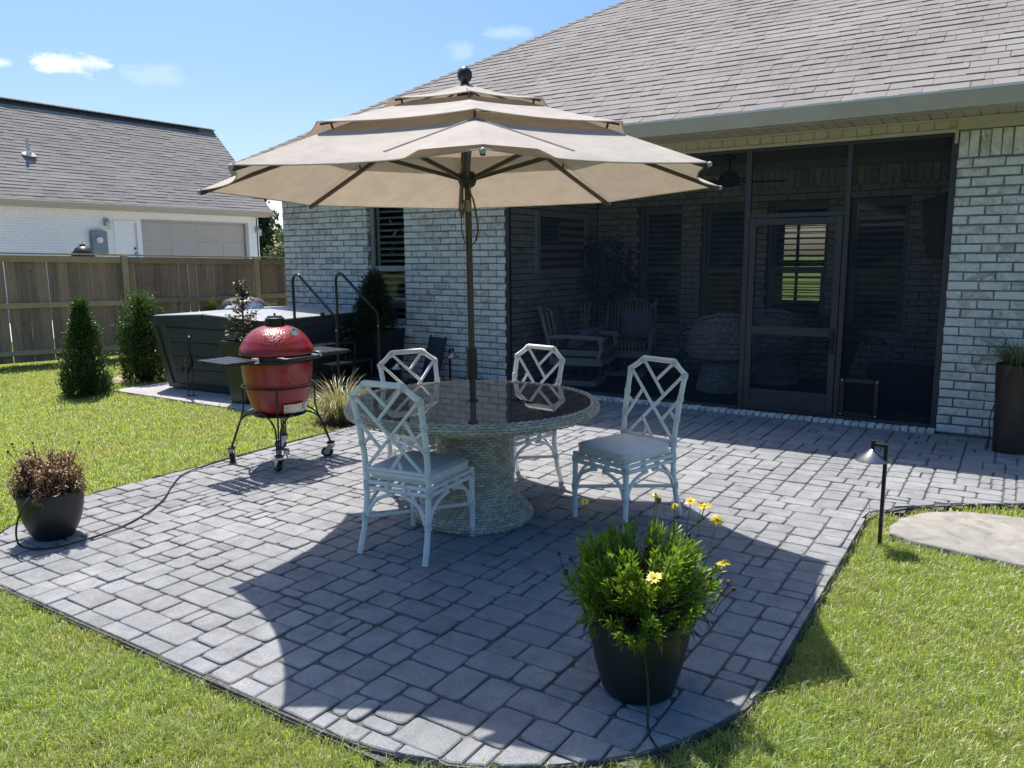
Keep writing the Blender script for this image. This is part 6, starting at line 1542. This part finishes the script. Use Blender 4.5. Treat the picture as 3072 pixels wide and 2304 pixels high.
# ornamental grass
def arching(n,base_r,Ls,W,seed,spread,droop=1.0,nseg=6,wind=(0,0)):
    q=np.random.RandomState(seed); V=[];F=[];R_=[]
    for i in range(n):
        a=q.uniform(0,2*PI); d0=base_r*math.sqrt(q.uniform(0,1)); x,y,z=d0*math.cos(a),d0*math.sin(a),0.; az=a+q.normal()*.6; L=q.uniform(*Ls); th=q.uniform(.02,spread); w=W*q.uniform(.6,1.2); rn=q.uniform(); b0=len(V)
        dx,dy=math.cos(az),math.sin(az); cur=droop*q.uniform(.5,1.6); tw=q.normal()*.35
        for s in range(nseg+1):
            f=s/nseg; ww=w*(1-f)**.6*.5+.0002; sx,sy=-dy*ww,dx*ww
            V+=[(x-sx,y-sy,z),(x+sx,y+sy,z+tw*ww)]; R_+=[rn,rn]
            t=th+cur*f*f*1.6; st_=L/nseg; x+=dx*math.sin(t)*st_; y+=dy*math.sin(t)*st_; z+=math.cos(t)*st_; z=max(z,.004)
        for s in range(nseg): a0=b0+2*s; F.append((a0,a0+1,a0+3,a0+2))
    return np.array(V),np.array(F),np.array(R_)
OG=m_leaf('variegated_grass',[(0,(.14,.15,.06)),(.45,(.32,.31,.15)),(.8,(.52,.48,.28)),(1,(.62,.58,.40))],.35,.08)
og=empty('ornamental_grass',(-5.62,5.52,-.02)); tag(og,'clump of arching cream and green ornamental grass behind the grill','grass clump')
V,F,R_=arching(620,.10,(.30,.62),.0075,41,.75,1.25); link('blades',npmesh('blades',V,F,OG,rnd=R_),og)
V,F,R_=arching(240,.12,(.10,.30),.007,42,1.1,1.0); link('dry_base',npmesh('dry_base',V,F,m_leaf('dry_grass_base',[(0,(.10,.075,.04)),(1,(.3,.24,.13))],.2,.03),rnd=R_),og)
sg=empty('dark_grass_tuft',(-5.55,7.68,-.02)); tag(sg,'dark green grass tuft at the foot of the brick wall','grass clump')
V,F,R_=arching(160,.09,(.15,.30),.008,43,.7,1.0); link('blades',npmesh('blades',V,F,m_leaf('dark_tuft',[(0,(.02,.035,.02)),(1,(.06,.085,.05))],.2,.05),rnd=R_),sg)
# drooping grass in the tall planter
DGm=m_leaf('planter_grass',[(0,(.06,.10,.03)),(.5,(.13,.18,.06)),(.85,(.30,.27,.12)),(1,(.42,.36,.20))],.35,.06)
V,F,R_=arching(430,.10,(.22,.50),.005,51,.8,1.9,8); V[:,2]=V[:,2]; 
q=np.random.RandomState(52)
def planter_grass():
    V=[];F=[];R_=[]
    for i in range(420):
        a=q.uniform(0,2*PI); x,y,z=.10*math.cos(a)*q.uniform(0,1),.10*math.sin(a)*q.uniform(0,1),.69; L=q.uniform(.20,.52); th=q.uniform(.05,.7); cur=q.uniform(1.0,3.0); dx,dy=math.cos(a+q.normal()*.4),math.sin(a+q.normal()*.4); w=.0045*q.uniform(.6,1.2); rn=q.uniform(); b0=len(V); n=8
        for s in range(n+1):
            f=s/n; ww=w*(1-f)**.5*.5+.0003; V+=[(x-(-dy)*ww,y-dx*ww,z),(x+(-dy)*ww,y+dx*ww,z)]; R_+=[rn,rn]
            t=min(th+cur*f,2.9); st_=L/n; x+=dx*math.sin(t)*st_; y+=dy*math.sin(t)*st_; z+=math.cos(t)*st_
            rr_=math.hypot(x,y)
            if z<.70 and rr_<.165: k=.165/max(rr_,1e-3); x*=k;y*=k
        for s in range(n): a0=b0+2*s; F.append((a0,a0+1,a0+3,a0+2))
    return V,F,R_
V,F,R_=planter_grass(); link('grass_blades',npmesh('grass_blades',V,F,DGm,rnd=R_),potR)
YEL=m_leaf('yellow_petal',[(0,(.62,.45,.012)),(.6,(.78,.62,.02)),(1,(.85,.74,.08))],.4,.04); STEM=m_leaf('flower_stem',[(0,(.10,.15,.035)),(1,(.22,.26,.08))],.2,.05); DRYH=m_leaf('dry_seed_head',[(0,(.03,.02,.014)),(.6,(.09,.055,.03)),(1,(.35,.17,.05))],.1,.03); DISC=simple('flower_disc',(.45,.30,.02),.8)
def daisy(parent,base,head,rad,npet,tilt,seed,closed=0.0,name='flower'):
    r=empty(name,head,0,parent); q=np.random.RandomState(seed); h=Vector(head); bb=Vector(base)
    b=MB(); mid=(bb+h)/2+Vector((q.normal()*.012,q.normal()*.012,0)); b.tube([p-h for p in bez(bb,mid,h,6)],[.0022]*7,5); b.build('stem',STEM,r,60)
    Mr=Matrix.Rotation(tilt[0],4,'X')@Matrix.Rotation(tilt[1],4,'Y'); b=MB()
    for k in range(npet):
        a=2*PI*k/npet+q.normal()*.08; c_,s_=math.cos(a),math.sin(a); up_=closed+q.uniform(-.1,.15); L=rad*q.uniform(.85,1.1); w=rad*.17
        def pt(l,s,z): return Mr@Vector((c_*l*math.cos(up_)-s_*s,s_*l*math.cos(up_)+c_*s,l*math.sin(up_)+z))
        b.add([pt(rad*.15,-w*.4,0),pt(rad*.15,w*.4,0),pt(L*.6,w,.001),pt(L,w*.35,-.002),pt(L,-w*.35,-.002),pt(L*.6,-w,.001)],[(0,1,2,5),(5,2,3,4)])
    b.build('petals',YEL,r)
    b=MB(); b.lathe([(rad*.2,-.001),(rad*.22,.003),(rad*.12,.006),(.0005,.006)],12); o=b.build('disc',DISC,r,60); o.matrix_local=Mr
    return r
def seedhead(parent,base,head,seed,orange=False):
    r=empty('seed_head',head,0,parent); q=np.random.RandomState(seed); h=Vector(head); b=MB(); mid=(Vector(base)+h)/2+Vector((q.normal()*.01,q.normal()*.01,0)); b.tube([p-h for p in bez(base,mid,h,5)],[.0016]*6,4); b.build('stem',STEM if orange else DRYH,r,60)
    b=MB(); b.lathe_ell((0,0,0),.0075 if not orange else .011,8,6,(1,1,1.1)); b.build('head',DRYH,r,60)
# daisy plant: leafy shoots with whorls of narrow leaves
LEAF=m_leaf('daisy_leaf',[(0,(.09,.16,.02)),(.4,(.18,.30,.035)),(.8,(.29,.41,.05)),(1,(.40,.48,.10))],.5,.05,.4)
q=np.random.RandomState(61); P=[];Dv=[];Ln=[]; b=MB()
ctr=np.array([-.02,.01,.27])
shoots=[]
for k in range(250):
    a=q.uniform(0,2*PI); el=q.uniform(.05,1)**.7; R0=.285*math.sqrt(1-el**2*.55)*q.uniform(.55,1.04); x=R0*math.cos(a); y=R0*math.sin(a); z=.285+.28*el+q.uniform(-.03,.04)
    if q.uniform()<.15 and z<.36: continue
    e=np.array([x,y,z]); d=nrm(np.array([[x,y,.16+.25*el]]))[0]; shoots.append((e,d))
    b.tube([tuple(np.array([x*.12,y*.12,.285])),tuple(np.array([x*.55,y*.55,.30+.3*(z-.28)])),tuple(e)],[.004,.003,.002],5)
    m=q.randint(30,46)
    for j in range(m):
        t=q.uniform(0,1); p=e-d*.10*(1-t)+q.normal(size=3)*.004; out=nrm(q.normal(size=(1,3)))[0]; out=out-d*out.dot(d); dv=d*(.55+.6*t)+out/ (np.linalg.norm(out)+1e-6)*(.75-.3*t); P.append(p); Dv.append(dv); Ln.append(q.uniform(.028,.052))
b.build('stems',simple('woody_stem',(.10,.085,.04),.8),potF,60)['kind']='stuff'
V,F,rv=leaves(P,Dv,np.array(Ln),.0068,62,.10); crown('foliage',[(V,F,rv)],LEAF,potF)['kind']='stuff'
# dead inner leaves hanging under the crown
P=[];Dv=[]
for k in range(420):
    a=q.uniform(0,2*PI); R0=q.uniform(.10,.24); P.append((R0*math.cos(a),R0*math.sin(a),q.uniform(.29,.34))); Dv.append((math.cos(a)*.5,math.sin(a)*.5,q.uniform(-1,.2)))
V,F,rv=leaves(P,Dv,.04,.006,64,.3); crown('dead_leaves',[(V,F,rv)],DRYH,potF)['kind']='stuff'
def lateral(cx,cy,u,f,z):    # position from a lateral and depth offset as seen from the patio front
    e=Vector((-cy,cx,0)).normalized()*-1; g=Vector((-cx,-cy,0)).normalized(); p=e*u+g*f; return (p.x,p.y,z)
FL=[(-.205,0,.665,.024,(.5,.3),.35),(-.16,.03,.45,.0,None,0),(.05,-.12,.672,.026,(.3,.2),-.5),(.12,-.08,.645,.024,(.6,0),-.4),(.175,-.05,.672,.033,(.25,.1),.15),(.225,-.05,.655,.036,(.15,-.1),.1),(.265,.0,.625,.034,(.7,.2),-.25),(.285,.06,.485,.036,(.1,-.1),.12),(.045,.26,.50,.040,(.35,0),.15)]
for k,(u,f,z,rad,tl_,cl) in enumerate(FL):
    if tl_ is None: continue
    z+=.045; hd_=lateral(-1.085,2.535,u,f,z); bs_=lateral(-1.085,2.535,u*.8,f*.8,min(.45,z-.08)); daisy(potF,bs_,hd_,rad*.74,13,tl_,70+k,cl)
for k,(u,f,z,og_) in enumerate(((-.165,-.03,.66,0),(.062,-.12,.695,1),(.22,-.1,.69,1),(-.27,.05,.46,1),(-.255,.02,.50,0),(-.30,.0,.51,0),(-.19,.0,.53,0),(.02,-.05,.53,0),(.13,.0,.53,1),(.10,.12,.49,1),(.19,.03,.50,0),(.24,.1,.49,0),(.31,.03,.45,0),(.33,.02,.42,0),(.17,-.02,.60,0),(-.05,.05,.49,0),(.28,.1,.44,0))):
    hd_=lateral(-1.085,2.535,u,f,z); bs_=lateral(-1.085,2.535,u*.8,f*.8,z-.16 if z>.5 else z-.1); seedhead(potF,bs_,hd_,90+k,bool(og_))
# dead plant in the left pot
DEAD=m_leaf('dead_brown_leaf',[(0,(.10,.058,.028)),(.45,(.24,.14,.07)),(.8,(.40,.24,.12)),(1,(.66,.52,.32))],.2,.04,.5)
q=np.random.RandomState(81); P=[];Dv=[];Ln=[]; b=MB()
for k in range(120):
    a=q.uniform(0,2*PI); el=q.uniform(0,1)**.6; R0=.235*math.sqrt(1-el**2*.6)*q.uniform(.4,1.03); x=R0*math.cos(a); y=R0*math.sin(a); z=.28+.205*el*(1-.25*(R0/.24)**2)+q.uniform(-.02,.04); e=np.array([x,y,z]); d=nrm(np.array([[x*.7,y*.7,.25]]))[0]
    b.tube([(x*.15,y*.15,.255),(x*.6,y*.6,.28),tuple(e)],[.004,.003,.002],4)
    for j in range(34):
        t=q.uniform(0,1); p=e-d*.10*(1-t)+q.normal(size=3)*.007; o_=q.normal(size=3); P.append(p); Dv.append(o_*.9+np.array([0,0,-.25])+d*.4); Ln.append(q.uniform(.018,.04))
b.build('stems',simple('dead_stem',(.07,.05,.035),.9),potL,60)['kind']='stuff'
V,F,rv=leaves(P,Dv,np.array(Ln),.0085,82,.3,.3); crown('dead_foliage',[(V,F,rv)],DEAD,potL)['kind']='stuff'
for k in range(6):
    a=q.uniform(0,2*PI); R0=q.uniform(.05,.24); z=q.uniform(.48,.56); seedhead(potL,(R0*.7*math.cos(a),R0*.7*math.sin(a),.40),(R0*math.cos(a),R0*math.sin(a),z),100+k)
# porch ficus
fc=empty('potted_ficus',(-4.85,9.98,ZF)); tag(fc,'tall leafy ficus in the porch corner behind the armchairs','potted plant')
FIC=m_leaf('ficus_leaf',[(0,(.02,.04,.025)),(.6,(.05,.09,.045)),(1,(.10,.15,.08))],.2,.08)
b=MB(); b.lathe([(.13,0),(.16,.28),(.17,.30),(.15,.30),(.14,.26),(0,.26)],24,cap=(True,False)); b.build('pot',CG,fc,40)
q=np.random.RandomState(91); P=[];Dv=[]; b=MB(); b.tube([(0,0,.25),(.02,.02,.8),(0,0,1.45)],[.025,.018,.008],7)
for k in range(40):
    a=q.uniform(0,2*PI); z=q.uniform(.75,1.75); R0=.36*math.sqrt(max(.05,1-((z-1.25)/.62)**2))*q.uniform(.5,1); e=np.array([R0*math.cos(a),min(.3,R0*math.sin(a)),z]); b.tube([(0,0,z-.25),tuple(e)],[.006,.002],4)
    for j in range(28): P.append(e+q.normal(size=3)*.07); Dv.append(np.array([math.cos(a),math.sin(a),-.2])+q.normal(size=3)*.6)
b.build('trunk',MT['trunk'],fc,50); V,F,rv=leaves(P,Dv,.075,.034,92,.25); crown('foliage',[(V,F,rv)],FIC,fc)
# porch fern on a stand
fe=empty('potted_fern',(-1.62,9.30,ZF)); tag(fe,'large dark fern on a stand behind the right screen','potted plant')
b=MB(); b.lathe([(.15,0),(.12,.05),(.09,.3),(.15,.50),(.17,.62),(.15,.62),(.13,.56),(0,.56)],24,cap=(True,False)); b.build('pot',CG,fe,40)
q=np.random.RandomState(95); P=[];Dv=[]
for k in range(34):
    a=q.uniform(0,2*PI); L=q.uniform(.38,.62); th0=q.uniform(.2,1.0)
    x,y,z=0,0,.60; 
    for s in range(16):
        t=th0+1.5*(s/16)**1.3; x+=math.cos(a)*math.sin(t)*L/16; y+=math.sin(a)*math.sin(t)*L/16; z+=math.cos(t)*L/16
        for sd_ in (-1,1): P.append((x,y,z)); Dv.append((-math.sin(a)*sd_+math.cos(a)*.4,math.cos(a)*sd_+math.sin(a)*.4,-.15))
V,F,rv=leaves(P,Dv,.085,.022,96,.2); crown('fronds',[(V,F,rv)],FIC,fe)
# grass clippings and bits on the pavers
q=np.random.RandomState(99); vl=[]
for k in range(260):
    while True:
        x,y=q.uniform(-5.2,-.7),q.uniform(1.75,4.2)
        if sd(x,y)>.02: break
    L=q.uniform(.006,.03); a=q.uniform(0,2*PI); w=.0009; c_,s_=math.cos(a),math.sin(a); bend=q.normal()*.3
    pts=[(x,y),(x+c_*L*.5-s_*L*bend*.3,y+s_*L*.5+c_*L*bend*.3),(x+c_*L,y+s_*L)]; vs=[]
    for px_,py_ in pts: vs+=[(px_-s_*w,py_+c_*w,.006),(px_+s_*w,py_-c_*w,.0065)]
    vl.append((vs,[(0,1,3,2),(2,3,5,4)]))
cl=joinv(vl,'grass_clippings',m_leaf('dry_clipping',[(0,(.12,.10,.05)),(1,(.5,.45,.3))],.1,.02),None); tag(cl,'scattered dry grass clippings on the pavers','clippings')
# ------------------------------------------------------------------ grass
BL=[m_blade('grass_green',(.25,.38,.06),(.37,.49,.09)),m_blade('grass_yellow_green',(.40,.46,.11),(.52,.54,.17)),m_blade('grass_straw',(.50,.43,.25),(.68,.62,.40),.3)]
def clump(nb,rad,h0,h1,w,seed,straw):
    r=np.random.RandomState(seed); V=[];F=[];mi=[]
    for i in range(nb):
        a=r.uniform(0,2*PI); d=rad*math.sqrt(r.uniform(0,1)); x,y=d*math.cos(a),d*math.sin(a)
        h=r.uniform(h0,h1)*(1.55 if r.uniform()<.05 else 1); az=r.uniform(0,2*PI); lean=r.uniform(.25,1.25); ww=w*r.uniform(.7,1.25)
        dx,dy=math.cos(az),math.sin(az); sx,sy=-dy*ww/2,dx*ww/2; b=len(V)
        m1=(x+dx*h*lean*.3,y+dy*h*lean*.3,h*.62); tp=(x+dx*h*lean,y+dy*h*lean,h*(1-.28*lean))
        V+=[(x-sx,y-sy,-.01),(x+sx,y+sy,-.01),(m1[0]+sx*.8,m1[1]+sy*.8,m1[2]),(m1[0]-sx*.8,m1[1]-sy*.8,m1[2]),tp]
        F+=[(b,b+1,b+2),(b,b+2,b+3),(b+3,b+2,b+4)]
        q=r.uniform(0,1); k=2 if q<straw else (1 if q<straw+.33 else 0); mi+=[k]*3
        if k==2 and r.uniform()<.6:      # flattened dead blade
            for j in range(b,b+5): V[j]=(V[j][0],V[j][1],V[j][2]*.35)
    return npmesh('grass_clump',V,F,BL,mi)
srcs=bpy.data.collections.new('grass_sources')
def src(nm,me):
    o=bpy.data.objects.new(nm,me); srcs.objects.link(o); return o
NEARC=[src('grass_clump',clump(26,.032,.018,.050,.0026,i,.14)) for i in range(4)]
FARC=[src('grass_clump',clump(40,.07,.02,.052,.0046,20+i,.10)) for i in range(3)]
def lawn_ok(x,y):
    if sd(x,y)>-.018: return False
    if y>7.85 and x>-9.1: return False
    if -9.38<x<-6.7 and y>5.34: return False
    if inpoly((x,y),BED): return False
    if inpoly((x,y),SLAB): return False
    if x<-9.3 and y>5.7 and (x+10.1)**2/.6+(y-6.7)**2/.9<1 : return random.random()<.12
    if x>-.66 and y>4.62 and (y>5.25-.9*0 or False): 
        return random.random()<.25
    return True
def scatter(name,objs,dens,dmin,dmax,label):
    """points for grass clumps; instanced by geometry nodes"""
    P=[]; A=(28 if dmax>12 else 14)
    x0,x1,y0,y1=-16,4.5,-.8,12
    n=int((x1-x0)*(y1-y0)*dens); X=np.random.uniform(x0,x1,n); Y=np.random.uniform(y0,y1,n); D=np.hypot(X,Y)
    k=(D>=dmin)&(D<dmax)
    ang=np.degrees(np.arctan2(X,Y)); k&=(ang>-78)&(ang<14)
    fx=fw.x*X+fw.y*Y-fw.z*CAMH*1.0; k&=(fx>.3)
    k&=~((X>-9.0)&(Y>8))
    for x,y in zip(X[k],Y[k]):
        thin=.5+.5*math.sin(x*2.3+1.7*math.sin(y*1.9)+.6*math.sin(x*5.1))*math.sin(y*2.7+1.3*math.sin(x*2.2)+.5*math.sin(y*6.3))
        if thin>.93 and random.random()<.55: continue
        if lawn_ok(x,y): P.append((x,y,GZ))
    me=bpy.data.meshes.new(name); me.from_pydata(P,[],[]); o=bpy.data.objects.new(name,me); C.objects.link(o)
    tag(o,label,'grass',kind='stuff')
    ng=bpy.data.node_groups.new(name,'GeometryNodeTree'); ng.interface.new_socket('Geometry',in_out='INPUT',socket_type='NodeSocketGeometry'); ng.interface.new_socket('Geometry',in_out='OUTPUT',socket_type='NodeSocketGeometry')
    N=ng.nodes; gi=N.new('NodeGroupInput'); go=N.new('NodeGroupOutput'); ip=N.new('GeometryNodeInstanceOnPoints'); j=N.new('GeometryNodeJoinGeometry')
    gti=N.new('GeometryNodeGeometryToInstance')
    for ob in objs:
        oi=N.new('GeometryNodeObjectInfo'); oi.inputs['Object'].default_value=ob; oi.inputs['As Instance'].default_value=True; ng.links.new(oi.outputs['Geometry'],gti.inputs[0])
    ng.links.new(gti.outputs[0],ip.inputs['Instance']); ng.links.new(gi.outputs[0],ip.inputs['Points']); ip.inputs['Pick Instance'].default_value=True
    # pick among the clumps through a joined set of instances
    rr=N.new('FunctionNodeRandomValue'); rr.data_type='FLOAT_VECTOR'; rr.inputs['Min'].default_value=(-.12,-.12,0); rr.inputs['Max'].default_value=(.12,.12,6.283)
    ng.links.new(rr.outputs['Value'],ip.inputs['Rotation'])
    rs_=N.new('FunctionNodeRandomValue'); rs_.data_type='FLOAT'; rs_.inputs[2].default_value=.7; rs_.inputs[3].default_value=1.3; rs_.inputs['Seed'].default_value=5
    ng.links.new(rs_.outputs[1],ip.inputs['Scale']); ng.links.new(ip.outputs[0],go.inputs[0])
    md=o.modifiers.new('scatter','NODES'); md.node_group=ng
    return len(P)
print('grass',scatter('near_grass',NEARC,1700,0,5.2,'short mown lawn grass nearest the patio front'),scatter('mid_grass',FARC,420,5.2,9.5,'sunlit lawn grass left of the patio'),scatter('far_grass',FARC,240,9.5,17,'lawn grass running to the wooden fence'))
